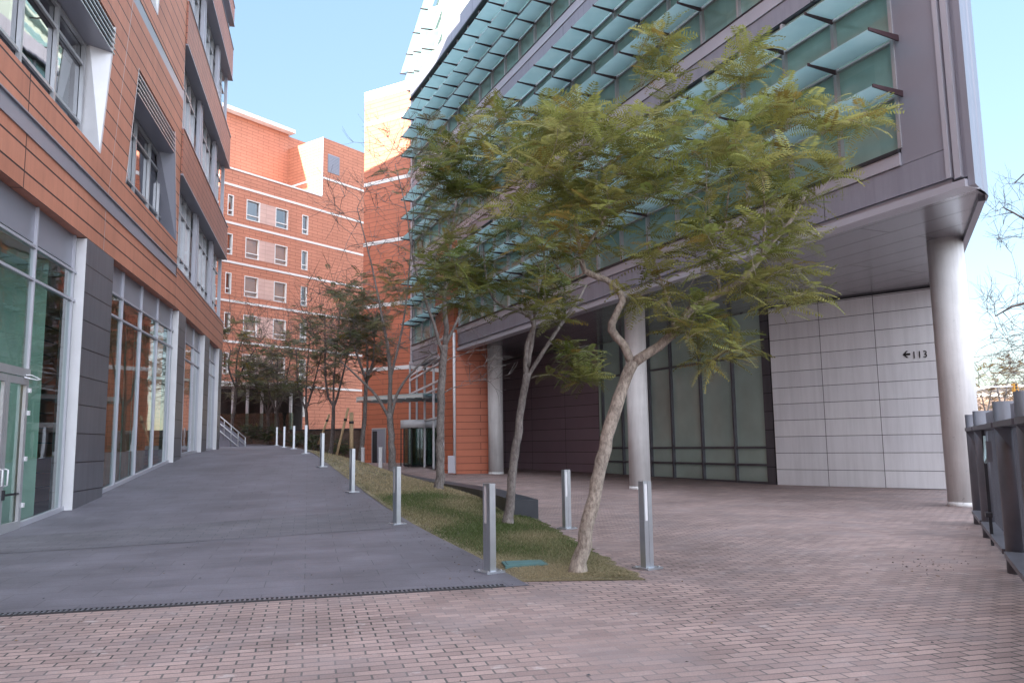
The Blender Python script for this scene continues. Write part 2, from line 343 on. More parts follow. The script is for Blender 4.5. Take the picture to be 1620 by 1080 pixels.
# ------------------------------------------------------------------ terrain
RAMP = [(-20, 0), (11, 0), (14, .03), (15.7, .09), (18, .22), (20.7, .43), (26.5, .94), (31.2, 1.33), (36, 1.46), (42.8, 1.58), (48.6, 1.7), (60, 1.85), (120, 2.0)]
PLAZA = [(-50, 0), (24, 0), (32, .06), (40, .17), (46, .28), (54, .45), (60, .5), (200, .5)]
zr = lambda y: lerp_tab(RAMP, y)
zp = lambda y: lerp_tab(PLAZA, y)
DA = R(75.7)                                            # drain direction
DD = np.array([math.sin(DA), math.cos(DA)])
DR = gz(838, 926)[:2]                                   # right end of the drain
EDGE = [(DR[0], DR[1]), (-.5, 11.6), (-1.22, 13.75), (-1.95, 15.73), (-3.82, 20.73), (-5.96, 26.46), (-7.72, 31.23), (-10.25, 38.8), (-11.9, 42.85), (-14.0, 48.6), (-18.0, 57.0)]
edge_x = lambda y: float(np.interp(y, [e[1] for e in EDGE], [e[0] for e in EDGE]))

def sheet(name, mat, xs_fn, ys, z_fn, nx=8):
    b = MB()
    for i in range(len(ys) - 1):
        y0, y1 = ys[i], ys[i + 1]; a0, b0 = xs_fn(y0); a1, b1 = xs_fn(y1)
        for j in range(nx):
            f0, f1 = j / nx, (j + 1) / nx
            q = [(a0 + (b0 - a0) * f0, y0), (a0 + (b0 - a0) * f1, y0), (a1 + (b1 - a1) * f1, y1), (a1 + (b1 - a1) * f0, y1)]
            b.face([(x, y, z_fn(x, y)) for x, y in q])
    o = b.build(name, mat); tag(o, kind='structure'); return o

g = MB(); g.face([(-900, -300, -0.06), (900, -300, -0.06), (900, 1500, -0.06), (-900, 1500, -0.06)])
tag(g.build('ground', M['earth']), kind='structure')
sheet('plaza', M['brickpave'], lambda y: (-26, 30), [-12, 0, 6, 12, 18, 24, 28, 32, 36, 40, 43, 46, 50, 54, 60], lambda x, y: zp(y), 6)
# slate path : front edge follows the drain, right edge the lawn
LA = gz(0, 855)                                         # foot of the left facade
FL1 = Fr(LA, -11.2, 1)
o2 = FL1.p(13.3, 0, 0); FL2 = Fr(o2, -13.2, 1)
def left_x(y):
    if y < o2[1]: return LA[0] + (y - LA[1]) * math.tan(R(-11.2))
    return o2[0] + (y - o2[1]) * math.tan(R(-13.2))
pb = MB()
ys = list(np.arange(7.0, 11.7, 0.45)) + [12.5, 13.75, 14.7, 15.73, 17, 18, 19.3, 20.7, 22.5, 24.5, 26.5, 28.8, 31.2, 33.6, 36, 38.8, 42.85, 48.6, 57, 70]
def path_front(x): return DR[1] + (x - DR[0]) * DD[1] / DD[0]
N = 14
def path_col(f, k):          # k-th station along, f across
    pts = []
    return pts
rows = []
sts = list(np.linspace(0, 1, 40))
for st in sts:
    row = []
    for j in range(N + 1):
        f = j / N
        # y from front line to 70 along the column
        yend = 66.0
        # right edge station
        ybase = DR[1] - 0.0
        y = ybase + (yend - ybase) * st ** 1.6
        xl = left_x(y) - (0.6 if y < 41 else 12.0); xr = edge_x(y)
        x = xl + (xr - xl) * f
        row.append((x, y))
    rows.append(row)
# front strip between the drain line and y = DR[1]
fr_row = []
for j in range(N + 1):
    x = rows[0][j][0]; fr_row.append((x, path_front(x)))
xl0 = rows[0][0][0]
rows.insert(0, fr_row)
for i in range(len(rows) - 1):
    for j in range(N):
        q = [rows[i][j], rows[i][j + 1], rows[i + 1][j + 1], rows[i + 1][j]]
        pb.face([(x, y, zr(y) + 0.006) for x, y in q])
tag(pb.build('path', M['slate']), kind='structure')
pq = MB(); na, nb_ = gz(0, 878), gz(395, 855); fa_, fb_ = gz(60, 852), gz(395, 833)
ext = lambda p, q, x: p + (q - p) * (x - p[0]) / (q[0] - p[0])
def xend(p, q):
    x = 0.0
    while x > edge_x(ext(p, q, x)[1]) - .06: x -= .04
    return x
XN, XF = np.linspace(-8.9, xend(na, nb_), 12), np.linspace(-8.9, xend(fa_, fb_), 12)
for i in range(11):
    q = [ext(na, nb_, XN[i]), ext(na, nb_, XN[i + 1]), ext(fa_, fb_, XF[i + 1]), ext(fa_, fb_, XF[i])]
    pq.face([(v[0], v[1], zr(v[1]) + .011) for v in q])
tag(pq.build('path_band', M['slate_dark']), kind='structure')

# lawn : left edge = path edge, right edge = paving then bench wall
LR = [(gz(1022, 918)[0], gz(1022, 918)[1]), (0.50, 17.3), (-0.03, 17.55), (-.51, 19.8), (-.95, 21.7), (-1.71, 24.1), (-2.3, 25.6), (-3.8, 30), (-5.6, 36), (-7.6, 43), (-9.2, 49), (-10.6, 54)]
lawn_rx = lambda y: float(np.interp(y, [e[1] for e in LR], [e[0] for e in LR])) + (.035 * math.sin(5.1 * y) + .025 * math.sin(13.7 * y + 1) if y < 17.2 else 0)
RZ = [(9, .0), (17, 0.0), (18, .05), (22, .22), (26, .3), (32, .32), (40, .3), (48, .36), (56, .5)]
def lawn_z(x, y):
    a, b = edge_x(y), lawn_rx(y); f = min(max((x - a) / (b - a + 1e-6), 0), 1)
    zl, zr_ = zr(y) + 0.002, lerp_tab(RZ, y) + 0.002
    h = zl + (zr_ - zl) * (f ** 1.3)
    bumpy = 0.05 * math.sin(math.pi * f) * min(1, (y - 9.5) / 3)
    rim = min(1, min(f, 1 - f) * (b - a) / .12, (y - 9.74) / .15) if y < 17.6 else 1
    return h + bumpy + 0.002 + .014 * max(rim, 0)
yl = list(np.arange(9.75, 18, 0.2)) + list(np.arange(18, 37.6, 1.5))
sheet('lawn', M['soil'], lambda y: (edge_x(y), lawn_rx(y)), yl, lawn_z, 10)
sheet('planting_bed', M['bed'], lambda y: (edge_x(y), lawn_rx(y)), list(np.arange(37.5, 56, 1.5)), lawn_z, 10)

# ------------------------------------------------------------------ grass blades (uncountable)
def np_mesh(name, V, Fq, mat, parent=None, col=None):
    """V (n,3), Fq (m,k) equal-size faces"""
    root = parent
    while root is not None and root.parent is not None: root = root.parent
    if root is not None: V = V - np.array(root.location)[None, :]
    me = bpy.data.meshes.new(name); nv, nf, k = len(V), len(Fq), Fq.shape[1]
    me.vertices.add(nv); me.vertices.foreach_set('co', V.astype(np.float32).ravel())
    me.loops.add(nf * k); me.loops.foreach_set('vertex_index', Fq.astype(np.int32).ravel())
    me.polygons.add(nf); me.polygons.foreach_set('loop_start', np.arange(0, nf * k, k, dtype=np.int32))
    me.polygons.foreach_set('loop_total', np.full(nf, k, dtype=np.int32))
    me.update(calc_edges=True); me.materials.append(mat)
    if col is not None:
        at = me.color_attributes.new('Col', 'FLOAT_COLOR', 'POINT')
        c4 = np.ones((nv, 4), np.float32); c4[:, :3] = col; at.data.foreach_set('color', c4.ravel())
    o = bpy.data.objects.new(name, me); COL.objects.link(o)
    if parent is not None: o.parent = parent
    return o
rg = np.random.default_rng(5)
def make_grass():
    n = 120000
    y = 9.66 + (34 - 9.66) * rg.random(n) ** 1.7
    a = np.array([edge_x(v) for v in y]); b = np.array([lawn_rx(v) for v in y])
    x = a + (b - a) * (0.004 + 1.004 * rg.random(n))
    keep = np.ones(n, bool)
    dry = np.clip(0.5 + 0.5 * np.sin(x * 2.1 + 1.3 * np.sin(y * 1.1)) * np.cos(y * 0.9 + x), 0, 1)
    front = np.clip((12.0 - y) / 2.0, 0, 1)
    dry = np.clip(dry * 0.75 + front * 0.7 + np.clip((y - 19) / 6, 0, 0.7), 0, 1)
    keep = rg.random(n) > np.clip((y - 19) / 8, 0, 0.85)
    x, y, dry = x[keep], y[keep], dry[keep]; n = len(x)
    z = np.array([lawn_z(px, py) for px, py in zip(x, y)])
    ed_ = np.clip(np.minimum(np.minimum(x - a[keep], b[keep] - x) / .25, (y - 9.7) / .3), .25, 1)
    front = front[keep]; front = np.clip(front * 1.3, 0, 1); h = (0.016 + 0.036 * rg.random(n)) * (1 + 0.02 * (y - 10)) * ed_ * (1 - .45 * front); w = 0.004 + 0.0006 * (y - 9)
    az = rg.random(n) * 2 * np.pi; ln = h * (0.3 + 0.9 * rg.random(n)) + front * (.01 + .045 * rg.random(n)); az2 = rg.random(n) * 2 * np.pi
    V = np.zeros((n, 3, 3)); V[:, 0] = np.c_[x - np.cos(az) * w, y - np.sin(az) * w, z - 0.004]
    V[:, 1] = np.c_[x + np.cos(az) * w, y + np.sin(az) * w, z - 0.004]
    V[:, 2] = np.c_[x + np.cos(az2) * ln, y + np.sin(az2) * ln, z + h]
    green = np.array([0.090, 0.128, 0.042]); straw = np.array([0.42, 0.34, 0.22])
    f = np.clip((dry - .30) * 1.5 + rg.normal(0, 0.22, n), 0, 1)[:, None] * 0.85
    c = (green * (1 - f) + straw * f) * (0.7 + 0.6 * rg.random((n, 1)))
    o = np_mesh('grass', V.reshape(-1, 3), np.arange(3 * n).reshape(-1, 3), M['grass'], None, np.repeat(c, 3, axis=0))
    tag(o, 'short patchy green and straw coloured grass of the lawn strip', 'grass', kind='stuff')
make_grass()

# ------------------------------------------------------------------ left office building
root = thing('orange_office_building', 'orange clad office building on the left with deep slanted windows and glazed ground floor', 'building', (LA[0], LA[1], 0))
TOP = 27.0; TOP2 = 25.4
GN = -0.22
ZB = 6.57
# cladding with the two slanted openings
b = MB(); b.box(FL1, -45, 13.3, -0.25, 0.0, ZB, 7.66); b.build('cladding', M['orange'], root)
b = MB()
b.box(FL1, -45, 13.3, -0.25, 0.0, 8.06, 8.86)
OPEN = [(-6.4, -7.1, 4.35, 5.05), (6.62, 7.38, 13.05, 12.2)]      # (left bottom, left top, right bottom, right top)
z0, z1 = 8.86, 12.55
b.poly(FL1, [(-45, z0), (OPEN[0][0], z0), (OPEN[0][1], z1), (-45, z1)], 0)
b.poly(FL1, [(OPEN[0][2], z0), (OPEN[1][0], z0), (OPEN[1][1], z1), (OPEN[0][3], z1)], 0)
b.poly(FL1, [(OPEN[1][2], z0), (13.3, z0), (13.3, z1), (OPEN[1][3], z1)], 0)
b.box(FL1, -45, 13.3, -0.25, 0.0, 12.55, 14.15)
b.box(FL1, -45, 13.3, -0.25, 0.0, 14.55, 15.2)
z2, z3 = 15.2, 18.9
b.poly(FL1, [(-45, z2), (1.0, z2), (0.4, z3), (-45, z3)], 0)
b.poly(FL1, [(9.2, z2), (13.3, z2), (13.3, z3), (9.7, z3)], 0)
b.box(FL1, -45, 13.3, -0.25, 0.0, 18.9, TOP)
b.build('cladding', M['orange'], root)
b = MB(); b.box(FL1, -45, 13.3, -0.2, -0.015, 14.15, 14.55); b.build('grey_band', M['grey_plain'], root)
b = MB(); b.box(FL1, -45, 13.3, -0.2, -0.015, 7.66, 8.06)
b.box(FL1, -45, 13.3, -0.05, 0.03, 8.03, 8.06); b.box(FL1, -45, 13.3, -0.05, 0.03, 7.63, 7.66)
b.build('grey_band', M['grey_plain'], root)
for s in (5.9, -9.0):
    b = MB(); b.quad(FL1, [(s - .75, .004, 8.06), (s - .72, .004, 8.06), (s + .62, .004, 14.15), (s + .59, .004, 14.15)]); b.build('joint_strip', M['alu'], root)
b = MB()
b.quad(FL1, [(5.0, .004, ZB), (5.03, .004, ZB), (5.05, .004, 7.63), (5.02, .004, 7.63)])
b.build('joint_strip', M['alu'], root)

def deep_window(fr, lb, lt, rb, rt, z0, z1, jamb_l, jamb_r, mull, glass_m, rec=0.55, louv=True):
    w = MB(); zh = z1 - 0.78 if louv else z1
    # jambs, sill, head
    w.quad(fr, [(lb, 0, z0), (lb, -rec, z0), (lt, -rec, z1), (lt, 0, z1)], jamb_l)
    w.quad(fr, [(rb, 0, z0), (rb + .15, -rec, z0), (rt - .45, -rec, z1), (rt, 0, z1)], jamb_r)
    w.quad(fr, [(lb, 0, z0), (rb, 0, z0), (rb, -rec, z0 + .02), (lb, -rec, z0 + .02)], 2)
    w.quad(fr, [(lt, 0, zh), (rt, 0, zh), (rt, -rec, zh - .03), (lt, -rec, zh - .03)], 2)
    # edge trim
    for (sa, za, sb, zb) in ((lb, z0, lt, z1), (rb, z0, rt, z1)):
        w.quad(fr, [(sa - .025, .012, za), (sa + .025, .012, za), (sb + .025, .012, zb), (sb - .025, .012, zb)], 0)
    win = w.build('window', [M['white'], M['grey_plain'], M['grey_plain'], M['dark']], root)
    p = MB(); p.quad(fr, [(lb - .1, -rec - .03, z0), (rb + .1, -rec - .03, z0), (rb + .1, -rec - .03, zh), (lb - .1, -rec - .03, zh)])
    p.build('pane', glass_m, win)
    f = MB(); lo, hi = min(lb, lt), max(rb, rt)
    for s in mull: f.box(fr, s - .05, s + .05, -rec - .02, -rec + .07, z0 + .03, zh - .04)
    f.box(fr, lb, rb, -rec - .02, -rec + .06, z0 + .02, z0 + .12)
    for z in (z0 + .78, zh - .62): f.box(fr, lb, rb, -rec - .02, -rec + .05, z - .035, z + .035)
    f.box(fr, lb, rb, -rec - .02, -rec + .06, zh - .13, zh - .05)
    f.build('frame', M['alu'], win)
    if louv:
        lv = MB(); k = 5
        for i in range(k):
            z = zh + .02 + i * (0.76 / k)
            sa = lt + (0) ; sb = rt
            lv.face([fr.p(sa, .01, z), fr.p(sb, .01, z), fr.p(sb, -.05, z + .11), fr.p(sa, -.05, z + .11)])
            lv.box(fr, sa, sb, -.02, .02, z - .018, z + .018)
        lv.build('louvre', M['alu'], win)
        bk = MB(); bk.quad(fr, [(lt, -.1, zh), (rt, -.1, zh), (rt, -.1, z1), (lt, -.1, z1)]); bk.build('louvre_back', M['dark'], win)
    r = MB(); r.quad(fr, [(lo - 1, -3.2, z0 - .5), (hi + 1, -3.2, z0 - .5), (hi + 1, -3.2, z1), (lo - 1, -3.2, z1)], 0)
    r.quad(fr, [(lo - 1, -3.2, z1 - .02), (hi + 1, -3.2, z1 - .02), (hi + 1, -rec - .06, z1 - .02), (lo - 1, -rec - .06, z1 - .02)], 1)
    # half drawn blinds
    r.quad(fr, [(rb - 1.15, -rec - .2, z0 + .3), (rb - .1, -rec - .2, z0 + .3), (rb - .1, -rec - .2, zh - .7), (rb - 1.15, -rec - .2, zh - .7)], 2)
    r.build('room', [M['interior_dark'], M['interior_dark'], M['white']], win)
deep_window(FL1, *OPEN[0], 8.86, 12.55, 1, 0, [-5.2, -3.2, -1.2, .72, 2.6, 4.42], M['mirror'])
deep_window(FL1, *OPEN[1], 8.86, 12.55, 1, 1, [7.6, 9.35, 11.1, 12.5], M['mirror'])
deep_window(FL1, 1.0, .4, 9.2, 9.7, 15.2, 18.9, 1, 0, [2.5, 4.2, 6, 7.8], M['mirror'])

# strip-window wing
END = FL2.px_s(352, 555)
for (za, zb) in ((ZB, 8.0), (11.43, 13.1), (16.38, 18.05), (21.3, 23.0), (24.4, TOP2)):
    b = MB(); b.box(FL2, 0.0, END, -1.0, 0.06 if za > ZB else 0.0, za, zb)
    b.build('cladding_band', M['orange'] if za == ZB else M['orange_dark'], root)
    if za > ZB:
        c = MB(); c.box(FL2, 0.02, END + .01, -1.0, 0.09, za - .06, za - .002); c.box(FL2, 0.02, END + .01, -1.0, 0.09, zb + .002, zb + .05); c.build('band_trim', M['grey_plain'], root)
b = MB(); b.box(FL2, 0.0, END, -1.0, 0.02, 8.0, 8.06); b.build('band_trim', M['grey_light'], root)
for (za, zb) in ((8.06, 11.37), (13.15, 16.32), (18.1, 21.24), (23.05, 24.35)):
    nb = 6; w = (END - .1) / nb
    for i in range(nb):
        s0, s1 = .1 + i * w, .1 + (i + 1) * w
        p = MB(); p.quad(FL2, [(s0, -.42, za), (s1, -.42, za), (s1, -.42, zb), (s0, -.42, zb)]); win = p.build('window', M['mirror'], root)
        f = MB()
        for s in (s0 + .03, (s0 + s1) / 2): f.box(FL2, s - .035, s + .035, -.43, -.33, za, zb)
        for z in (za + .05, za + .85, zb - .75, zb - .05): f.box(FL2, s0, s1, -.425, -.35, z - .03, z + .03)
        f.build('frame', M['alu'], win)
    for s in (0.35, 0.8, 5.0, 5.45, 9.7, 10.15, END - .35):
        fb = MB(); fb.box(FL2, s - .05, s + .05, -.30, -.14, za, zb); fb.build('fin', M['grey_light'], root)
b = MB(); b.box(FL2, .05, END - .1, -3.5, -2.0, 8.0, TOP2); b.build('core_wall', M['interior_dark'], root)
# hidden mass of the block (casts its shade)
b = MB(); b.box(FL1, -45, 13.0, -15, -3.4, 0, TOP); b.build('rear_block', M['orange'], root)
b = MB(); b.box(FL2, 0.2, END - .15, -34, -3.6, 0, TOP2); b.build('rear_block', M['orange'], root)

# ground floor : pillars
for (fr, s0, s1) in ((FL1, 3.77, 5.95), (FL1, -8.0, -5.9), (FL2, .85, 2.35), (FL2, 7.4, 8.9), (FL2, END - 1.2, END - .02)):
    zb = zr(fr.p(s0, 0, 0)[1]) - .15
    b = MB(); b.box(fr, s0, s1, -.5, -.003, zb, ZB - .004); pl = b.build('pillar', M['pillar'], root)
    c = MB(); c.box(fr, s0 - .02, s0 - .003, -.22, -.003, zb, ZB - .02); c.build('white_reveal', M['white'], pl)

def bay(fr, s0, s1, mulls, trans, zt=5.78, door=None):
    """ground floor glazing between two pillars; trans = transom heights"""
    zbase = lambda s: zr(fr.p(s, 0, 0)[1])
    p = MB()
    p.poly(fr, [(s0, zbase(s0) + .06), (s1, zbase(s1) + .06), (s1, zt), (s0, zt)], GN)
    win = p.build('shop_window', M['glass'], root)
    f = MB()
    for s in mulls:
        f.box(fr, s - .026, s + .026, GN - .08, GN + .05, zbase(s) - .05, ZB)
    for z in trans: f.box(fr, s0, s1, GN - .07, GN + .045, z - .028, z + .028)
    # bottom rail follows the ramp
    k = 6
    for i in range(k):
        a, c = s0 + (s1 - s0) * i / k, s0 + (s1 - s0) * (i + 1) / k; za, zc = zbase(a), zbase(c)
        f.quad(fr, [(a, GN + .05, za - .05), (c, GN + .05, zc - .05), (c, GN + .05, zc + .10), (a, GN + .05, za + .10)])
        f.quad(fr, [(a, GN + .05, za + .10), (c, GN + .05, zc + .10), (c, GN - .05, zc + .10), (a, GN - .05, za + .10)])
    f.build('frame', M['grey_light'], win)
    h = MB(); h.box(fr, s0, s1, GN - .05, GN - .01, zt + .03, ZB)
    h.build('fascia_panel', M['grey_plain'], root)
    return win
bay(FL1, 5.97, 14.1, [6.1, 7.62, 9.68, 11.75, 13.75], [5.2, 5.8])
bay(FL2, 2.37, 7.4, [2.5, 3.5, 5.6, 7.2], [5.1, 5.78])
bay(FL2, 8.9, END - 1.2, [9.0, 10.6, 12.4], [5.1, 5.78])
wdoor = bay(FL1, -5.9, 3.75, [-5.8, -3.4, -.82, 1.3, 3.55], [5.05, 5.72])
# double door set in the first bay
DZ = 3.05
d = MB(); dz0 = 0.03
d.box(FL1, -.80, 1.27, GN + .0, GN + .09, DZ, DZ + .16)
for (sa, sb) in ((-.76, .22), (.25, 1.24)):
    d.box(FL1, sa, sa + .11, GN + .02, GN + .08, dz0, DZ - .02); d.box(FL1, sb - .11, sb, GN + .02, GN + .08, dz0, DZ - .02)
    d.box(FL1, sa + .11, sb - .11, GN + .02, GN + .08, DZ - .16, DZ - .02); d.box(FL1, sa + .11, sb - .11, GN + .02, GN + .08, dz0, dz0 + .22)
door = d.build('door', M['alu'], root)
for s in (.12, .36):
    hn = MB(); hn.tube([FL1.p(s, GN + .08, .95), FL1.p(s, GN + .14, .97), FL1.p(s, GN + .14, 1.25), FL1.p(s, GN + .08, 1.27)], .016, 8); hn.build('handle', M['white'], door)
lk = MB(); lk.box(FL1, .29, .35, GN + .08, GN + .12, .70, .88); lk.box(FL1, .35, 1.1, GN + .05, GN + .075, .76, .80); lk.build('lock', M['dark'], door)
for z in (.5, 1.4, 2.3, 2.75): hg = MB(); hg.box(FL1, 1.24, 1.32, GN + .06, GN + .11, z, z + .09); hg.build('hinge', M['white'], door)
cl = MB(); cl.tube([FL1.p(.95, GN + .1, DZ - .02), FL1.p(1.25, GN + .22, DZ - .05), FL1.p(1.5, GN + .2, DZ - .02), FL1.p(1.3, GN + .1, DZ + .05), FL1.p(1.0, GN + .12, DZ + .03)], .014, 6)
cl.build('door_closer', M['white'], door)
# interior of the ground floor
it = MB()
it.box(FL1, -14, 13.2, -8.2, -8.0, -.2, ZB, 0)
it.face([FL1.p(-14, GN - .1, .0), FL1.p(13.2, GN - .1, .0), FL1.p(13.2, -8, .0), FL1.p(-14, -8, .0)], None, 1)
it.face([FL1.p(-14, GN - .1, 5.9), FL1.p(13.2, GN - .1, 5.9), FL1.p(13.2, -8, 5.9), FL1.p(-14, -8, 5.9)], None, 2)
it.box(FL2, 0, END, -4.2, -4.0, 0, ZB, 1)
it.quad(FL1, [(3.2, -.6, 0), (3.2, -8, 0), (3.2, -8, 5.9), (3.2, -.6, 5.9)], 3)
for s in (7.2, 8.1, 9.0, 9.9, 10.9, 11.9, 12.9): it.box(FL1, s, s + .45, -.9, -.8, .4, 5.85, 4)
it.box(FL1, 6.0, 13.0, -1.2, -1.1, 0, 5.8, 3)
it.box(FL1, 1.5, 3.1, -1.1, -1.0, 0, 5.8, 3)
it.box(FL1, -12, 1.4, -8, -1.6, 3.6, 3.75, 0)
for s in (-2.4, .1, 2.4): it.box(FL1, s, s + .35, -4.2, -3.9, 0, 5.9, 0)
it.build('room', [M['interior'], M['interior_dark'], M['interior'], M['interior_teal'], M['curtain']], root)
for s in (-6, -3.5, -1.2, 1.0):
    for n in (-2.4, -4.0, -5.6):
        lm = MB(); lm.box(FL1, s, s + 1.3, n - .06, n + .06, 3.50, 3.56); lm.build('ceiling_lamp', M['lamp'], root)

# ------------------------------------------------------------------ right glass office building
RD = np.array([-.4067, .9135]); RN = np.array([.9135, .4067]); RP = RN * 13.8 + RD * 10.2
FRT = Fr(RP, -24.0, -1)
rb = thing('glass_office_building', 'grey panelled office building on the right raised on white columns with rows of glass sunshades', 'building', (RP[0], RP[1], 0))
S1 = 35.3; BAY = 1.55
FLOORS = [(7.52, 11.80, (11.09, 9.88, 8.67)), (12.76, 17.05, (16.26, 15.1, 13.86)), (18.06, 22.82, (21.42, 20.22, 19.0))]
for (za, zb) in ((11.86, 12.34), (17.1, 17.62)):
    b = MB(); b.box(FRT, .0, S1, -.3, .02, za, zb); b.build('spandrel', M['grey_panel'], rb)
    b = MB(); b.box(FRT, .0, S1, -.3, .05, zb + .015, zb + .38); b.build('sill_panel', M['grey_light'], rb)
    b = MB(); b.box(FRT, .99, S1, -.2, .07, zb + .385, zb + .42); b.build('sill_trim', M['dark'], rb)
b = MB(); b.box(FRT, -.02, S1, -.3, .02, 6.55, 7.14); b.build('spandrel', M['grey_panel'], rb)
b = MB(); b.box(FRT, 1.0, S1, -.3, .05, 7.155, 7.42); b.build('sill_panel', M['grey_light'], rb)
b = MB(); b.box(FRT, 1.0, S1, -.2, .08, 7.425, 7.50); b.build('sill_trim', M['dark'], rb)
b = MB(); b.box(FRT, -.415, S1, -.3, .10, 6.27, 6.42); b.box(FRT, -.05, S1, -.28, -.04, 6.425, 6.545); b.build('lower_lip', M['grey_light'], rb)
b = MB(); b.box(FRT, .0, S1 + .2, -.5, .12, 22.9, 23.85); b.build('roof_parapet', M['grey_panel'], rb)
b = MB(); b.box(FRT, .0, S1 + .2, -.5, .2, 22.80, 22.88); b.build('parapet_trim', M['dark'], rb)
# corner : tall panel, mouldings, chamfer
b = MB(); b.box(FRT, 0.0, .985, -.3, .0, 7.16, 23.84); b.build('corner_panel', M['grey_plain'], rb)
b = MB(); b.box(FRT, -.10, -.005, -.3, .05, 6.55, 23.84); b.box(FRT, -.30, -.17, -.3, .04, 6.5, 23.84); b.build('moulding', M['grey_light'], rb)
b = MB(); b.box(FRT, -.168, -.102, -.3, -.04, 6.5, 23.84); b.box(FRT, -.42, -.302, -.3, -.05, 6.5, 23.84); b.build('groove', M['grey_plain'], rb)
Ecor = gz(1563, 298, 6.45)
ed = np.array([math.sin(R(25)), math.cos(R(25))])
c0 = FRT.p(-.42, .02, 0); c1 = FRT.p(-.56, .02, 0)
en = Ecor[:2] + ed * 20
b = MB(); b.prism([c0[:2], c1[:2], (Ecor[0], Ecor[1]), (Ecor[0] + ed[0] * .5, Ecor[1] + ed[1] * .5), FRT.p(-.3, -.6, 0)[:2]], 6.29, 23.84); b.build('corner_column_cover', M['grey_plain'], rb)
b = MB(); q0 = Ecor[:2] + ed * .5; q1 = en
b.prism([tuple(q0), tuple(q1), (q1[0] - .12, q1[1] + .06), (q0[0] - .12, q0[1] + .06)], 6.34, 23.84); b.build('end_wall', M['grey_plain'], rb)
# soffit
b = MB(); sp = [FRT.p(-.3, .02, 0), FRT.p(-.5, .0, 0), (Ecor[0], Ecor[1], 0), (en[0], en[1], 0), FRT.p(S1, -19, 0), FRT.p(S1, .02, 0)]
fr_uv = lambda p: (float((np.array(p[:2]) - RP) @ FRT.d), float((np.array(p[:2]) - RP) @ FRT.n))
b.face([(p[0], p[1], 6.43) for p in sp], [fr_uv(p) for p in sp]); b.build('soffit', M['soffit'], rb)
b = MB(); b.prism([FRT.p(1.2, -.6, 0)[:2], tuple(Ecor[:2] + ed * 1.2 + np.array([-.5, .25])), tuple(en + np.array([-.5, .1])), FRT.p(S1, -18, 0)[:2], FRT.p(S1, -.6, 0)[:2]], 6.6, 23.7); b.build('core_block', M['interior_dark'], rb)  # unseen solid fill, added to block light through the windows
b = MB(); b.face([FRT.p(-.3, -.3, 23.8), FRT.p(S1, -.3, 23.8), FRT.p(S1, -18, 23.8), (en[0], en[1], 23.8), (Ecor[0], Ecor[1], 23.8)]); b.build('roof', M['grey_light'], rb)
# end wall of the far end
b = MB(); b.box(FRT, S1 + .003, S1 + .35, -8, .06, 6.3, 23.85); b.build('far_end_wall', M['grey_light'], rb)
# windows
nb = int((S1 - .99) / BAY)
for k, (za, zb, rows_) in enumerate(FLOORS):
    for i in range(nb + 1):
        s0 = .99 + i * BAY; s1 = min(s0 + BAY, S1 - .01)
        if s1 - s0 < .1: continue
        p = MB(); p.quad(FRT, [(s0, -.08, za), (s1, -.08, za), (s1, -.08, zb), (s0, -.08, zb)]); w = p.build('window', M['teal'], rb)
        f = MB(); f.box(FRT, s0 - .04, s0 + .04, -.1, .03, za, zb)
        for z in rows_: f.box(FRT, s0 + .041, s1 - .041, -.1, .01, z - .05, z - .01)
        f.build('frame', M['alu'], w)
# glass sunshades : one shelf per bay and row, the nearest hundred individually
shelves = []
for k, (za, zb, rows_) in enumerate(FLOORS):
    for z in rows_:
        for i in range(nb + 1):
            s0 = .95 + i * BAY - (.12 if i == 0 else 0)
            s1 = .95 + (i + 1) * BAY
            x, y = 0, 0
            vis = (k == 0) or (k == 1 and s0 > 3.0) or (k == 2 and s0 > 12)
            shelves.append((0 if vis else 1, s0, s1, z))
shelves.sort(key=lambda q: (q[0], q[1]))
rest_g, rest_b = MB(), MB()
for j, (v, s0, s1, z) in enumerate(shelves):
    gmb, bmb = (MB(), MB()) if j < 100 else (rest_g, rest_b)
    s1 = min(s1, S1)
    gmb.box(FRT, s0 + .035, s1 - .015, .06, .80, z + .0, z + .022)
    bmb.face([FRT.p(s0, .0, z - .10), FRT.p(s0, .84, z - .035), FRT.p(s0, .84, z + .03), FRT.p(s0, .0, z + .03)])
    bmb.face([FRT.p(s0 + .03, .0, z - .10), FRT.p(s0 + .03, .84, z - .035), FRT.p(s0 + .03, .84, z + .03), FRT.p(s0 + .03, .0, z + .03)])
    bmb.face([FRT.p(s0, .0, z - .10), FRT.p(s0 + .03, .0, z - .10), FRT.p(s0 + .03, .84, z - .035), FRT.p(s0, .84, z - .035)])
    bmb.face([FRT.p(s0, .84, z - .035), FRT.p(s0 + .03, .84, z - .035), FRT.p(s0 + .03, .84, z + .03), FRT.p(s0, .84, z + .03)])
    bmb.face([FRT.p(s0, .84, z + .03), FRT.p(s0 + .03, .84, z + .03), FRT.p(s0 + .03, .0, z + .03), FRT.p(s0, .0, z + .03)])
    if j < 100:
        sh = gmb.build('sunshade', M['shelf'], rb); bmb.build('bracket', M['bracket'], sh)
sh = rest_g.build('sunshade_rows', M['shelf'], rb); sh['kind'] = 'stuff'; bo = rest_b.build('bracket', M['bracket'], sh)
# columns
for (px, py, yc, rr) in ((1530, 803, 19.0, .40), (1013, 774, 27.3, .36), (785, 750, 39.2, .37)):
    c = gy(px, py, yc); z0 = zp(yc)
    b = MB(); cy = yc + rr * .8; cx = gy(px, py, cy)[0]
    b.tube([(cx, cy, z0 - .05), (cx, cy, 6.44)], rr, 40); co = b.build('column', M['concrete'], rb)
    j = MB()
    j.tube([(cx, cy, z0 - .03), (cx, cy, z0 + .10)], rr + .006, 40); j.build('collar', M['concrete'], co)
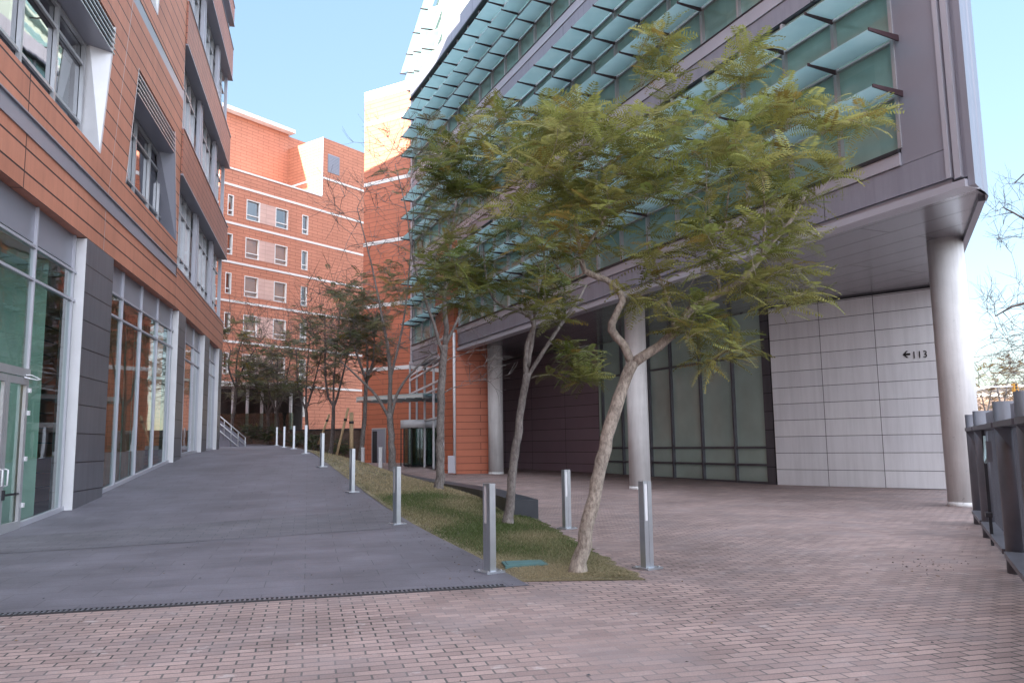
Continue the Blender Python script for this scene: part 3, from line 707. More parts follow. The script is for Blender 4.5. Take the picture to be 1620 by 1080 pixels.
# walls under the soffit
WL = gz(1230, 768)[:2]; WR = gz(1500, 775)[:2]
def wall_fr(a, b_): 
    dx, dy = b_[0] - a[0], b_[1] - a[1]
    return Fr(a, math.degrees(math.atan2(dx, dy)), 1), math.hypot(dx, dy)
FW1, LW = wall_fr(WL, WR)
FW1.n = -FW1.n if FW1.n[1] > 0 else FW1.n
b = MB(); b.box(FW1, 0, LW, -.35, 0, .03, 6.36); pw = b.build('panel_wall', M['white_panel'], rb)
b = MB(); b.box(FW1, .02, LW - .02, -.3, -.03, 6.362, 6.425); b.build('shadow_gap', M['dark'], rb)
b = MB(); b.box(FW1, LW + .003, LW + .04, -.3, .02, .02, 6.3); b.build('edge_trim', M['alu'], rb)
GL = (4.2, 39.2); GR = (WL[0] - .02, WL[1] + .03)
FG, LG = wall_fr(GR, GL); FG.n = -FG.n if FG.n[1] > 0 else FG.n
b = MB(); b.box(FG, .0, .42, -.3, .0, 0, 6.4); b.build('edge_panel', M['pillar'], rb)
p = MB(); p.poly(FG, [(.42, .0), (LG, .0), (LG, 6.4), (.42, 6.4)], -.1); gw = p.build('glazed_wall', M['film'], rb)
f = MB()
for px in (1165, 1113, 1066, 1031, 987, 956):
    s = FG.px_s(px, 745); f.box(FG, s - .04, s + .04, -.14, .03, 0, 6.4); f.box(FG, s - .22, s - .18, -.5, -.4, 0, 6.4)
for z in (.08, .72, 1.35, 4.75): f.box(FG, .42, LG, -.13, .0, z - .04, z + .04)
f.build('mullion', M['alu'] if False else M['steel'], gw)
r = MB(); r.box(FG, .43, LG + 1.5, -.60, -.52, 0, 6.4, 0); r.box(FG, LG, LG + .3, -.6, -.02, 0, 6.4, 0)
r.box(FG, .5, LG - .3, -.51, -.46, 1.15, 1.25, 1); r.box(FG, .5, LG - .3, -.51, -.46, 1.4, 1.46, 1); r.build('blind', [M['pale_blind'], M['steel']], gw)
PQ = [(4.2, 39.2), (2.5, 41.6), (-.75, 46.3)]
for k in range(2):
    fp, lp = wall_fr(PQ[k], PQ[k + 1]); fp.n = -fp.n if fp.n[1] > 0 else fp.n
    b = MB(); b.box(fp, 0.004, lp, -.3, 0 if k else .02, 0, 6.4); b.build('cladding_wall', M['purple'], rb)
# door in the recess beside the orange wall
fdx = Fr((-.75, 46.3), 90, 1); fdx.n = np.array([0, -1.0])
b = MB(); b.box(fdx, -.95, .1, -.2, -.05, .2, 2.75); dd = b.build('door', M['grey_plain'], rb)
b = MB(); b.box(fdx, -1.03, -.955, -.2, .0, .2, 2.83); b.box(fdx, -.955, .1, -.2, 0, 2.755, 2.83); b.build('frame', M['alu'], dd)
# penthouse walls above the parapet
b = MB(); b.box(FRT, 27.5, 29.5, -3.4, -1.6, 23.6, 33); b.build('penthouse_wall', M['grey_plain'], rb)
b = MB()
for i in range(40): b.box(FRT, 20.5, 27.4, -2.4, -2.25, 23.9 + i * .22, 24.0 + i * .22)
b.build('louvre_grille', M['white'], rb)
b = MB(); b.box(FRT, 20.4, 27.4, -3.4, -2.5, 23.6, 33); b.build('penthouse_wall', M['grey_plain'], rb)

# number sign on the white wall
def text_mesh(txt, size, sx):
    cu = bpy.data.curves.new('txt', 'FONT'); cu.body = txt; cu.size = size; cu.extrude = .008; cu.space_character = 1.12
    to = bpy.data.objects.new('txt', cu); COL.objects.link(to); bpy.context.view_layer.update()
    me = bpy.data.meshes.new_from_object(to.evaluated_get(bpy.context.evaluated_depsgraph_get())); bpy.data.objects.remove(to)
    vs = [(v.co.x * sx, v.co.y, v.co.z) for v in me.vertices]; fs = [tuple(p.vertices) for p in me.polygons]; return vs, fs
s_a, z_a = FW1.hit(1443, 567); s_b, z_b = FW1.hit(1466, 554)
vs, fs = text_mesh('113', (z_b - z_a) / .70, 1.0)
wmax = max(v[0] for v in vs); sx = (s_b - s_a) / wmax
b = MB()
for fc in fs: b.face([FW1.p(s_a + vs[i][0] * sx, .012 + vs[i][2], z_a + vs[i][1]) for i in fc])
s_c, z_c = FW1.hit(1428, 561); s_d, _ = FW1.hit(1440.5, 561); hh = (z_b - z_a)
def arrow(n):
    b.poly(FW1, [(s_c, z_c), (s_c + hh * .52, z_c + hh * .50), (s_c + hh * .78, z_c + hh * .50), (s_c + hh * .42, z_c + hh * .14), (s_d, z_c + hh * .14),
                 (s_d, z_c - hh * .14), (s_c + hh * .42, z_c - hh * .14), (s_c + hh * .78, z_c - hh * .50), (s_c + hh * .52, z_c - hh * .50)], n)
arrow(.018)
sg = b.build('wall_number', M['ink']); tag(sg, 'black arrow and number 113 lettered on the white panelled wall', 'sign')

# ------------------------------------------------------------------ entrance: brick tower + canopy + revolving door
TB = gz(605, 732, .45)
FT = Fr(TB[:2], -60, -1)
FT.n = -FT.n if FT.n[1] > 0 else FT.n
tw = thing('brick_tower', 'tall orange brick tower with white bands, its top lit by the sun', 'building', (TB[0], TB[1], .4))
b = MB(); TT = 27.2
b.box(FT, -2.3, 1.85, -9, 0, -.1, TT - .7); b.build('wall', M['brick2'], tw)
b = MB(); b.box(FT, -2.32, 1.87, -9.02, .03, TT - .7, TT); b.build('parapet', M['band'], tw)
for z in (24.75, 20.2, 15.8, 11.3, 6.85):
    b = MB(); b.box(FT, -2.31, 1.86, -9.01, .02, z - .13, z + .13); b.build('band', M['band'], tw)
b = MB(); b.box(FT, -.27, .85, .004, .03, .35, 2.72); dr = b.build('door', M['grey_plain'], tw)
b = MB(); b.box(FT, -.33, -.272, .004, .06, .3, 2.8); b.box(FT, .852, .91, .004, .06, .3, 2.8); b.box(FT, -.272, .852, .004, .06, 2.725, 2.8); b.build('frame', M['alu'], dr)
b = MB(); b.box(FT, .45, .86, .031, .036, .45, 2.6); b.build('dark_leaf', M['dark'], dr)

eb = thing('entrance_lobby', 'glazed entrance lobby with revolving door under a small canopy between the brick walls', 'entrance', (-5.6, 50, .35))
EA = FT.p(-2.3, 0, 0)[:2]                    # where the glazing leaves the tower
def on_px(px, ang_from, py=730):
    fr_ = Fr(ang_from[0], ang_from[1], 1); return fr_.p(fr_.px_s(px, py), 0, 0)[:2]
EB = gz(703, 744.5, .30)[:2]
FE, LE = wall_fr(EA, EB); FE.n = -FE.n if FE.n[1] > 0 else FE.n
if FE.n @ np.array([-1, -1.]) < 0: FE.n = -FE.n
p = MB(); p.poly(FE, [(0, .35), (LE, .35), (LE, 7.2), (0, 7.2)], 0); pn = p.build('glazing', M['mirror'], eb)
f = MB()
for i in range(5):
    s = .05 + (LE - .1) * i / 4; f.box(FE, s - .04, s + .04, -.05, .06, .3, 7.2)
for z in (3.05, 4.6, 5.0, 5.9, 6.2, 7.1): f.box(FE, 0, LE, -.04, .05, z - .05, z + .05)
f.build('mullion', M['white'], pn)
r = MB(); r.quad(FE, [(0, -1.5, 0), (LE, -1.5, 0), (LE, -1.5, 7.2), (0, -1.5, 7.2)]); r.build('room', M['curtain'], eb)
b = MB(); b.box(FE, -.5, LE + .1, -.6, .0, 7.2, 12); b.build('upper_wall', M['brick2'], eb)
cc = gy(664, 735, 48.2)
b = MB(); b.tube([(cc[0], 48.2, 2.62), (cc[0], 48.2, 3.1)], 1.15, 28); b.build('drum', M['white'], eb)
rd = MB()
for k in range(4):
    a = R(20 + 90 * k); fr_ = Fr((cc[0], 48.2), math.degrees(a), 1); rd.box(fr_, .05, 1.02, -.02, .02, .42, 2.7)
revolving = rd.build('revolving_door', M['glass_dark'], eb)
rf = MB()
for k in range(4):
    a = R(20 + 90 * k); fr_ = Fr((cc[0], 48.2), math.degrees(a), 1)
    rf.box(fr_, 1.021, 1.08, -.03, .03, .42, 2.7); rf.box(fr_, -.03, .049, -.03, .03, .42, 2.7); rf.box(fr_, .05, 1.02, -.03, .03, .36, .46)
for a in range(0, 360, 60): rf.tube([(cc[0] + 1.12 * math.cos(R(a)), 48.2 + 1.12 * math.sin(R(a)), .35), (cc[0] + 1.12 * math.cos(R(a)), 48.2 + 1.12 * math.sin(R(a)), 2.62)], .035, 6)
rf.build('frame', M['dark'], revolving)
ca = gy(588, 633, 49.5); cb = gy(692, 627, 46.5)
FC, LC = wall_fr(ca[:2], cb[:2])
b = MB(); b.box(FC, 0, LC, -.05, .05, 4.32, 4.5); b.box(FC, 0, LC, 1.2, 1.3, 4.32, 4.5); b.box(FC, 0, LC, -1.3, -1.2, 4.32, 4.5)
for i in range(9): b.box(FC, LC * i / 8 - .03, LC * i / 8 + .03, -1.3, 1.3, 4.24, 4.315)
cn = b.build('canopy_frame', M['alu'], eb)
b = MB(); b.box(FC, 0, LC, -1.35, 1.35, 4.51, 4.54); b.build('canopy_glass', M['shelf'], cn)
# orange walls right of the entrance
OW = [EB, None, None]
PC = gz(719.5, 746, .28)[:2]; PE = gz(773, 745, .28)[:2]
OA = gz(703, 744.5, .30)[:2]
for nm, a_, c_ in (('side_wall', OA, PC), ('front_wall', PC, PE)):
    fp, lp = wall_fr(a_, c_); fp.n = -fp.n if fp.n[1] > 0 else fp.n
    b = MB(); b.box(fp, 0.0, lp, -.3, 0, .1, 12 if nm == 'side_wall' else 6.42); b.build(nm, M['brick2'], eb)
b = MB(); b.tube([(PC[0], PC[1] - .08, .2), (PC[0], PC[1] - .08, 7.2)], .07, 10); b.build('downpipe', M['white'], eb)
b = MB(); fq = Fr(gz(709, 747, .28)[:2], 90, 1); fq.n = np.array([0, -1.0]); b.box(fq, 0, .36, -.1, .12, .25, 1.08); b.build('utility_box', M['grey_light'], eb)

# louvred block behind the right building
lb_ = gy(634, 109, 57); LBO = lb_[:2]
FLB = Fr(LBO, 164, 1); FLB.n = -FLB.n if FLB.n[0] > 0 else FLB.n
lz = lb_[2]
lv = thing('sunlit_louvre_block', 'pale sunlit block with glass louvres rising behind the roof edge of the raised office building', 'building', (LBO[0], LBO[1], 0))
b = MB(); b.box(FLB, .6, 12, -8, -.9, 0, lz - .15); b.build('wall', M['pale_green'], lv)
for j in range(10):
    z = lz - j * 1.5; o_ = .3 * (j % 3)
    g2 = MB()
    g2.face([FLB.p(o_, 0, z - .35), FLB.p(12, 0, z - .35), FLB.p(12, -.75, z), FLB.p(o_, -.75, z)]); g2.face([FLB.p(o_, .0, z - .37), FLB.p(12, 0, z - .37), FLB.p(12, -.75, z - .03), FLB.p(o_, -.75, z - .03)])
    g2.face([FLB.p(o_, 0, z - .37), FLB.p(12, 0, z - .37), FLB.p(12, 0, z - .35), FLB.p(o_, 0, z - .35)]); g2.face([FLB.p(o_, -.75, z - .03), FLB.p(o_, 0, z - .37), FLB.p(o_, 0, z - .35), FLB.p(o_, -.75, z)])
    s2 = g2.build('louvre', M['shelf'], lv)
    for i in range(4): k2 = MB(); k2.box(FLB, i * 3.1 + o_ + .05, i * 3.1 + o_ + .10, -.85, .08, z - .46, z - .385); k2.build('bracket', M['bracket'], s2)

# ------------------------------------------------------------------ back brick building
BP = gy(450, 400, 68)[:2]
FB = Fr(BP, 36, 1); FB.n = -FB.n if FB.n[1] > 0 else FB.n
bb = thing('brick_office_building', 'long orange brick building across the back with white bands and small square windows', 'building', (BP[0], BP[1], 1.8))
HOLES = []
for r_i in range(6):
    zt = 22.2 - 3.25 * r_i; zb_ = zt - 1.75
    for (a, c) in ((-5.76, -5.2), (-3.97, -2.62), (-1.03, .3), (1.84, 2.53)):
        HOLES.append((a, c, zb_, zt))
zs = sorted({0.8, 24.45} | {h[2] for h in HOLES} | {h[3] for h in HOLES})
b = MB()
for i in range(len(zs) - 1):
    za, zb_ = zs[i], zs[i + 1]; hs = sorted([h for h in HOLES if h[2] <= za + 1e-6 and h[3] >= zb_ - 1e-6])
    s = -28.0
    for h in hs: b.poly(FB, [(s, za), (h[0], za), (h[0], zb_), (s, zb_)], 0); s = h[1]
    b.poly(FB, [(s, za), (11.0, za), (11.0, zb_), (s, zb_)], 0)
S_E = 4.05
b.poly(FB, [(S_E, 24.45), (11, 24.45), (11, 30.1), (S_E, 30.1)], 0)
b.quad(FB, [(S_E, 0, 24.45), (S_E, -5, 24.45), (S_E, -5, 30.1), (S_E, 0, 30.1)])
b.poly(FB, [(-28, 24.0), (S_E, 24.0), (S_E, 31.6), (-28, 31.6)], -5)
b.box(FB, S_E + .02, 11, -9, -.02, 30.0, 30.06)
b.build('wall', M['brick'], bb)
b = MB(); b.face([FB.p(-28, 0, 24.44), FB.p(S_E, 0, 24.44), FB.p(S_E, -5, 24.44), FB.p(-28, -5, 24.44)]); b.build('terrace', M['band'], bb)
b = MB(); b.box(FB, -28.3, S_E + .3, -9, -4.3, 31.6, 31.95); b.build('roof_eave', M['band'], bb)
for z in (23.05, 19.85, 16.6, 13.4, 10.1, 6.8):
    b = MB(); b.box(FB, -28, 11, -.05, .05, z - .09, z + .09); b.build('band', M['band'], bb)
b = MB()
b.box(FB, -28, S_E, -.1, .05, 24.38, 24.52); b.box(FB, S_E, 11, -.05, .05, 26.15, 26.33); b.box(FB, S_E - .05, S_E, -4.9, .04, 26.15, 26.33); b.box(FB, S_E - .03, S_E + .05, -.03, .05, 24.55, 30.1)
b.build('band', M['band'], bb)
for i, h in enumerate(HOLES):
    warm = i % 4 in (1, 2) and i >= 4
    p = MB(); p.quad(FB, [(h[0], -.16, h[2]), (h[1], -.16, h[2]), (h[1], -.16, h[3]), (h[0], -.16, h[3])]); w = p.build('window', M['glass_warm'] if warm else M['mirror'], bb)
    f = MB(); t = .07
    f.box(FB, h[0], h[0] + t, -.16, .02, h[2], h[3]); f.box(FB, h[1] - t, h[1], -.16, .02, h[2], h[3])
    f.box(FB, h[0] + t, h[1] - t, -.16, .02, h[3] - t, h[3]); f.box(FB, h[0] + t, h[1] - t, -.16, .03, h[2], h[2] + t)
    f.box(FB, h[0] + t, h[1] - t, -.15, -.05, h[2] + .42, h[2] + .5)
    f.build('frame', M['band'], w)
    q = MB(); dq = -.2 if warm else -.7; q.quad(FB, [(h[0], dq, h[2]), (h[1], dq, h[2]), (h[1], dq, h[3]), (h[0], dq, h[3])]); q.build('room', M['reflection_warm'] if warm else M['interior_dark'], w)  # behind warm panes this sheet carries the painted orange reflection
for r_i in range(6):
    zt = 22.2 - 3.25 * r_i
    b = MB(); b.box(FB, -2.62, -1.03, -.1, .012, zt - 1.75, zt); b.build('pale_panel', M['brick_pale'], bb)
b = MB()
for i in range(12): b.box(FB, 4.7, 6.08, .0, .05, 26.95 + i * .145, 27.05 + i * .145)
b.box(FB, 4.68, 6.1, .001, .02, 26.92, 28.7); b.build('vent_grille', M['grey_plain'], bb)
b = MB(); b.box(FB, -28, 11, -12, -5.2, 0, 31.5); b.build('rear_block', M['brick'], bb)

# terrace with white posts and dark balustrade below it
tr_ = thing('terrace_porch', 'dark terrace porch with white posts and balustrade at the foot of the back brick building', 'porch', (-21, 58, 1.8))
ta = gy(342, 690, 60)[:2]; tb_ = gy(462, 690, 60)[:2]
FTR, LTR = wall_fr(ta, tb_); FTR.n = np.array([0, -1.0])
b = MB(); b.box(FTR, -1, LTR, -2.5, 0, 1.6, 2.7); b.build('base', M['bed'], tr_)
for i in range(6):
    b = MB(); b.box(FTR, i * LTR / 5.2 - .09, i * LTR / 5.2 + .09, -.35, -.15, 2.7, 6.2); b.build('post', M['white'], tr_)
b = MB(); b.box(FTR, -1, LTR, -.12, -.07, 2.75, 4.15); b.build('balustrade', M['glass_dark'], tr_)
b = MB(); b.box(FTR, -1, LTR + .2, -3, .2, 6.2, 6.45); b.build('roof', M['band'], tr_)
b = MB(); b.box(FTR, -1, LTR, -2.9, -2.6, 2.7, 6.2); b.build('back_wall', M['interior_dark'], tr_)
pw_ = thing('planter_wall', 'low dark brown retaining wall behind the staked trees', 'wall', (-13, 58, .8))
pa = gy(462, 690, 58)[:2]; pc = gy(582, 705, 57)[:2]
FPW, LPW = wall_fr(pa, pc); FPW.n = np.array([0, -1.0])
b = MB(); b.box(FPW, -.2, LPW, -.4, 0, .3, 2.75); b.build('wall', M['bed'], pw_)
b = MB(); b.box(FPW, -.2, LPW, -.42, .03, 2.752, 2.86); b.build('coping', M['black_stone'], pw_)

# stair railing beside the left building
sr = thing('stair_railing', 'sloping metal stair railing beyond the far end of the orange office', 'railing', (-17.5, 48, 1.7))
ra = gy(344, 655, 47); rb_ = gy(388, 692, 47)
for k in range(3):
    o_ = np.array([0, 0, -.42 * k]); b = MB(); b.tube([tuple(ra + o_), tuple(rb_ + o_)], .035, 6); b.build('rail', M['alu'], sr)
for i in range(5):
    q = ra + (rb_ - ra) * i / 4; b = MB(); b.tube([tuple(q), (q[0], q[1], q[2] - 1.2)], .03, 6); b.build('post', M['alu'], sr)
b = MB(); b.face([(ra[0], ra[1] + .1, ra[2] - .25), (rb_[0], rb_[1] + .1, rb_[2] - .25), (rb_[0], rb_[1] + .1, 1.5), (ra[0], ra[1] + .1, 1.5)])
b.face([(ra[0], ra[1] + .2, ra[2] - .25), (rb_[0], rb_[1] + .2, rb_[2] - .25), (rb_[0], rb_[1] + .2, 1.5), (ra[0], ra[1] + .2, 1.5)]); b.build('side_panel', M['grey_panel'], sr)

# ------------------------------------------------------------------ street furniture
def make_bollard():
    t = thing('bollard', 'x', 'bollard')
    fr0 = Fr((0, 0), 0, 1)
    b = MB(); b.box(fr0, -.14, .14, -.14, .14, 0.0, .022); b.build('base_plate', M['bollard'], t)
    b = MB()
    # channel post: solid lower half, cut-out with white panel above
    b.box(fr0, -.045, .045, -.075, -.005, .022, 1.10); b.box(fr0, -.045, .045, .0, .075, .022, .60)
    b.box(fr0, -.045, .045, .055, .075, .602, 1.068); b.box(fr0, -.045, .045, .0, .075, 1.07, 1.10)
    b.build('post', M['bollard'], t)
    b = MB(); b.box(fr0, -.040, .040, .0, .05, .603, 1.067); b.build('light_panel', M['white'], t)
    for sx_ in (-.1, .1):
        for sy_ in (-.1, .1): b = MB(); b.tube([(sx_, sy_, .022), (sx_, sy_, .034)], .014, 8); b.build('bolt', M['alu'], t)
    return t
proto = make_bollard()
BOLL = [(-.32, 10.35, 38, 'tall steel bollard standing nearest the drain at the lower corner of the slate path', 0),
        (-2.27, 15.73, 38, 'steel bollard on the slate path edge, second up from the drain', 0),
        (-4.14, 20.73, 36, 'steel bollard on the slate path edge, third up from the drain', 0),
        (-6.28, 26.46, 36, 'steel bollard on the slate path edge, fourth up from the drain', 0),
        (-8.05, 31.23, 22, 'steel bollard on the path edge at the top of the slope, fifth from the drain', 0),
        (-10.58, 38.8, 22, 'small distant bollard on the path edge, sixth up from the drain', 0),
        (-12.2, 42.85, 22, 'small distant bollard on the path edge, seventh up from the drain', 0),
        (-14.3, 48.65, 22, 'farthest bollard at the end of the slate path row', 0),
        (1.69, 10.5, -52, 'tall steel bollard on the brick paving right of the leaning tree', 1),
        (.99, 15.43, -52, 'steel bollard on the brick paving between the two nearest tree trunks', 1)]
for i, (x, y, rz, lab, side) in enumerate(BOLL):
    o = proto if i == 0 else copy_tree(proto)
    o.location = (x, y, (zr(y) + .006) if side == 0 else zp(y) + .002); o.rotation_euler = (0, 0, R(rz + (90 if side == 0 else -90)))
    tag(o, lab, 'bollard', 'steel bollards along the paths')
# slim white marker posts near the entrance
for (px, py, lab) in ((602, 745, 'slim white marker post on the far lawn, left of the grey tree trunk'), (574, 744, 'slim white marker post behind the wooden tree stakes')):
    q = gz(px, py, .42); b = MB(); fr0 = Fr(q[:2], 8, 1); 
    t = thing('marker_post', lab, 'post', (q[0], q[1], .38), 'white marker posts')
    b.box(fr0, -.07, .07, -.07, .07, .36, 1.5); b.build('post', M['white'], t)
    b = MB(); b.box(fr0, -.08, .08, -.08, .08, 1.502, 1.54); b.build('cap', M['white'], t)

# black stone bench that retains the lawn
bt = thing('stone_bench', 'long curved black stone bench edging the lawn beside the brick paving', 'bench', (0.2, 17.5, 0))
IL = [(-.03, 17.5), (-.51, 19.8), (-.92, 21.7), (-1.71, 24.1), (-2.25, 25.55), (-3.82, 30), (-5.6, 36)]
b = MB()
pr = []
for i, (x, y) in enumerate(IL):
    a_ = IL[max(i - 1, 0)]; c_ = IL[min(i + 1, len(IL) - 1)]; dx, dy = c_[0] - a_[0], c_[1] - a_[1]; L_ = math.hypot(dx, dy); nx, ny = dy / L_, -dx / L_
    wd = .56; pr.append(((x, y), (x + nx * wd, y + ny * wd)))
for i in range(len(pr) - 1):
    (a0, b0), (a1, b1) = pr[i], pr[i + 1]; zt0, zt1 = .40 + .0 * i, .40
    zg0, zg1 = zp(a0[1]) - .05, zp(a1[1]) - .05
    T = lambda p, z: (p[0], p[1], z)
    ch = .02
    b.face([T(a0, zt0), T(b0, zt0), T(b1, zt1), T(a1, zt1)]); b.face([T(b0, zg0), T(b1, zg1), T(b1, zt1), T(b0, zt0)]); b.face([T(a1, zg1), T(a0, zg0), T(a0, zt0), T(a1, zt1)])
    if i == 0: b.face([T(a0, zg0), T(b0, zg0), T(b0, zt0), T(a0, zt0)])
b.build('seat_block', M['black_stone'], bt)
# drain grate
t = thing('drain_grate', 'long narrow black slotted drain grate between the slate path and brick paving', 'drain', (DR[0] - 4, path_front(DR[0] - 4), 0))
FD = Fr(DR, 75.7, 1)
LD = 7.6
b = MB(); b.box(FD, -LD, -.28, -.13, -.118, .0, .0165); b.box(FD, -LD, -.28, -.012, .0, .0, .0165); b.build('channel', M['dark'], t)
b = MB(); n_ = int(LD / .045)
for i in range(n_): s = -LD + i * .045; 
b.box(FD, -LD, -.28, -.118, -.012, .0, .007); b.build('pit', M['ink'], t)
b = MB()
for i in range(int((LD - .3) / .05)): s = -LD + i * .05; b.box(FD, s, s + .022, -.118, -.012, .008, .0155)
b.build('slats', M['steel'], t)

# irrigation lid on the lawn
lc = gz(830, 896); lx, ly = lc[0], lc[1]
t = thing('valve_box_lid', 'flat green plastic valve box lid set in the grass near the first bollard', 'lid', (lx, ly, lawn_z(lx, ly)))
fr0 = Fr((lx, ly), 82, 1); zz = lawn_z(lx, ly)
b = MB(); b.box(fr0, -.24, .24, -.17, .17, zz - .02, zz + .028); b.build('lid', M['lid'], t)
b = MB(); b.box(fr0, -.28, .28, -.21, -.172, zz - .03, zz + .02); b.box(fr0, -.28, .28, .172, .21, zz - .03, zz + .02); b.box(fr0, -.28, -.242, -.17, .17, zz - .03, zz + .02); b.box(fr0, .242, .28, -.17, .17, zz - .03, zz + .02); b.build('rim', M['lid'], t)

# steel fence on the right
fa = gz(1600, 907)[:2]; FF = Fr(fa, 26.5, -1)
fe = thing('steel_fence', 'dark grey steel fence of thick round posts and upright slats at the right edge', 'fence', (fa[0], fa[1], 0))
posts = [-6.2, -2.3, .08, 3.9, 6.2]
for s in posts:
    b = MB(); q = FF.p(s, -.12, 0); b.tube([(q[0], q[1], -.05), (q[0], q[1], 2.03)], .155, 28); b.build('post', M['steel'], fe)
sl = MB(); n_ = 0
for i in range(len(posts) - 1):
    a_, c_ = posts[i] + .16, posts[i + 1] - .16
    k = int((c_ - a_) / .17)
    for j in range(k):
        s = a_ + .1 + j * .17; sl.box(FF, s, s + .012, -.24, -.13, .26, 1.99)
sl.build('slats', M['steel'], fe)
for (z0_, z1_) in ((1.72, 1.78), (.20, .26)):
    b = MB()
    for i in range(len(posts) - 1): b.box(FF, posts[i] + .12, posts[i + 1] - .12, -.16, .06, z0_, z1_)
    b.build('rail', M['steel'], fe)
for s in posts[1:]:
    b = MB(); b.face([FF.p(s - .16, .05, 1.715), FF.p(s - .16, -.12, 1.715), FF.p(s - .16, -.12, 1.45)]); b.face([FF.p(s - .55, .05, 1.71), FF.p(s - .16, .05, 1.71), FF.p(s - .16, -.12, 1.71), FF.p(s - .55, -.12, 1.71)]); b.build('gusset', M['steel'], fe)
b = MB(); b.box(FF, .9, .98, .02, .08, 1.28, 1.55); bx_ = b.build('junction_box', M['steel'], fe)
b = MB(); b.tube([FF.p(1.5, .05, 1.62), FF.p(1.48, .06, 1.45), FF.p(1.35, .08, 1.3), FF.p(1.12, .09, 1.27), FF.p(.95, .06, 1.36)], .016, 8); b.build('cable', M['cable'], bx_)
b = MB(); b.box(FF, 1.9, 1.95, .02, .06, .1, 1.7); b.box(FF, 1.75, 2.0, .02, .1, .5, .56); b.build('latch_bar', M['dark'], fe)

# dry leaves blown onto the paving
lv_ = MB()
for i in range(520):
    if i < 80: x, y = gz(rnd.gauss(1470, 30), rnd.gauss(893, 9))[:2]
    elif i < 300: y = rnd.uniform(9.8, 24); x = edge_x(y) + rnd.gauss(-.15, .35)
    else: x, y = rnd.uniform(-7, 9), rnd.uniform(5.5, 24)
    if y > 9.9 and edge_x(y) < x < lawn_rx(y): z = lawn_z(x, y) + .02
    elif x < edge_x(max(y, DR[1])) and y > path_front(x): z = zr(y) + .012
    else: z = zp(y) + .006
    r_ = rnd.uniform(.008, .022); a = rnd.uniform(0, 6.28)
    lv_.face([(x + r_ * math.cos(a), y + r_ * math.sin(a), z), (x + .5 * r_ * math.cos(a + 1.6), y + .5 * r_ * math.sin(a + 1.6), z + .008), (x - r_ * math.cos(a), y - r_ * math.sin(a), z + .002), (x - .5 * r_ * math.cos(a + 1.6), y - .5 * r_ * math.sin(a + 1.6), z + .001)], None, rnd.randint(0, 1))
tag(lv_.build('leaf_litter', [M['dark'], M['dead_leaf']]), 'scattered dark dry leaves on the paving', 'leaf litter', kind='stuff')

# ------------------------------------------------------------------ trees
def frond_template(pairs, droop, wid, seed):
    r = np.random.default_rng(seed); V = []; Fq = []
    L = 1.0
    us = np.linspace(0, 1, 6)
    pt = lambda u: np.array([u * L - .12 * droop * u * u, 0, -droop * u * u])
    for i in range(5):
        a, c = pt(us[i]), pt(us[i + 1]); w = .006
        k = len(V); V += [a + [0, -w, 0], a + [0, w, 0], c + [0, w * .7, 0], c + [0, -w * .7, 0]]; Fq.append((k, k + 1, k + 2, k + 3))
    for i in range(pairs):
        u = .10 + .90 * (i + .5) / pairs
        ln = .27 * math.sin(math.pi * (0.14 + .80 * u)) ** .8 * r.uniform(.85, 1.1)
        for sd in (-1, 1):
            p = pt(u); fwd = r.uniform(.35, .6)
            d = np.array([fwd, sd * 1.0, -.10 - .30 * r.random()]); d /= np.linalg.norm(d)
            n_ = np.array([d[1] * -sd, d[0] * sd, 0]) * 1.0; n_ = np.array([1.0, 0, 0]) - d * d[0]; n_ /= np.linalg.norm(n_)
            w = wid * (0.8 + .4 * r.random()); mid = p + d * ln * .5; tip = p + d * ln + [0, 0, -.03 * ln]
            k = len(V); V += [p, mid - n_ * w, tip, mid + n_ * w]; Fq.append((k, k + 1, k + 2, k + 3))
    return np.array(V), np.array(Fq)

def catmull(pts, rad, step):
    P = [np.array(p, float) for p in pts]; out = []; ro = []
    for i in range(len(P) - 1):
        p0 = P[max(i - 1, 0)]; p1 = P[i]; p2 = P[i + 1]; p3 = P[min(i + 2, len(P) - 1)]
        n_ = max(2, int(np.linalg.norm(p2 - p1) / step))
        for k in range(n_):
            t = k / n_
            out.append(.5 * ((2 * p1) + (-p0 + p2) * t + (2 * p0 - 5 * p1 + 4 * p2 - p3) * t * t + (-p0 + 3 * p1 - 3 * p2 + p3) * t ** 3)); ro.append(rad[i] + (rad[i + 1] - rad[i]) * t)
    out.append(P[-1]); ro.append(rad[-1]); return out, ro

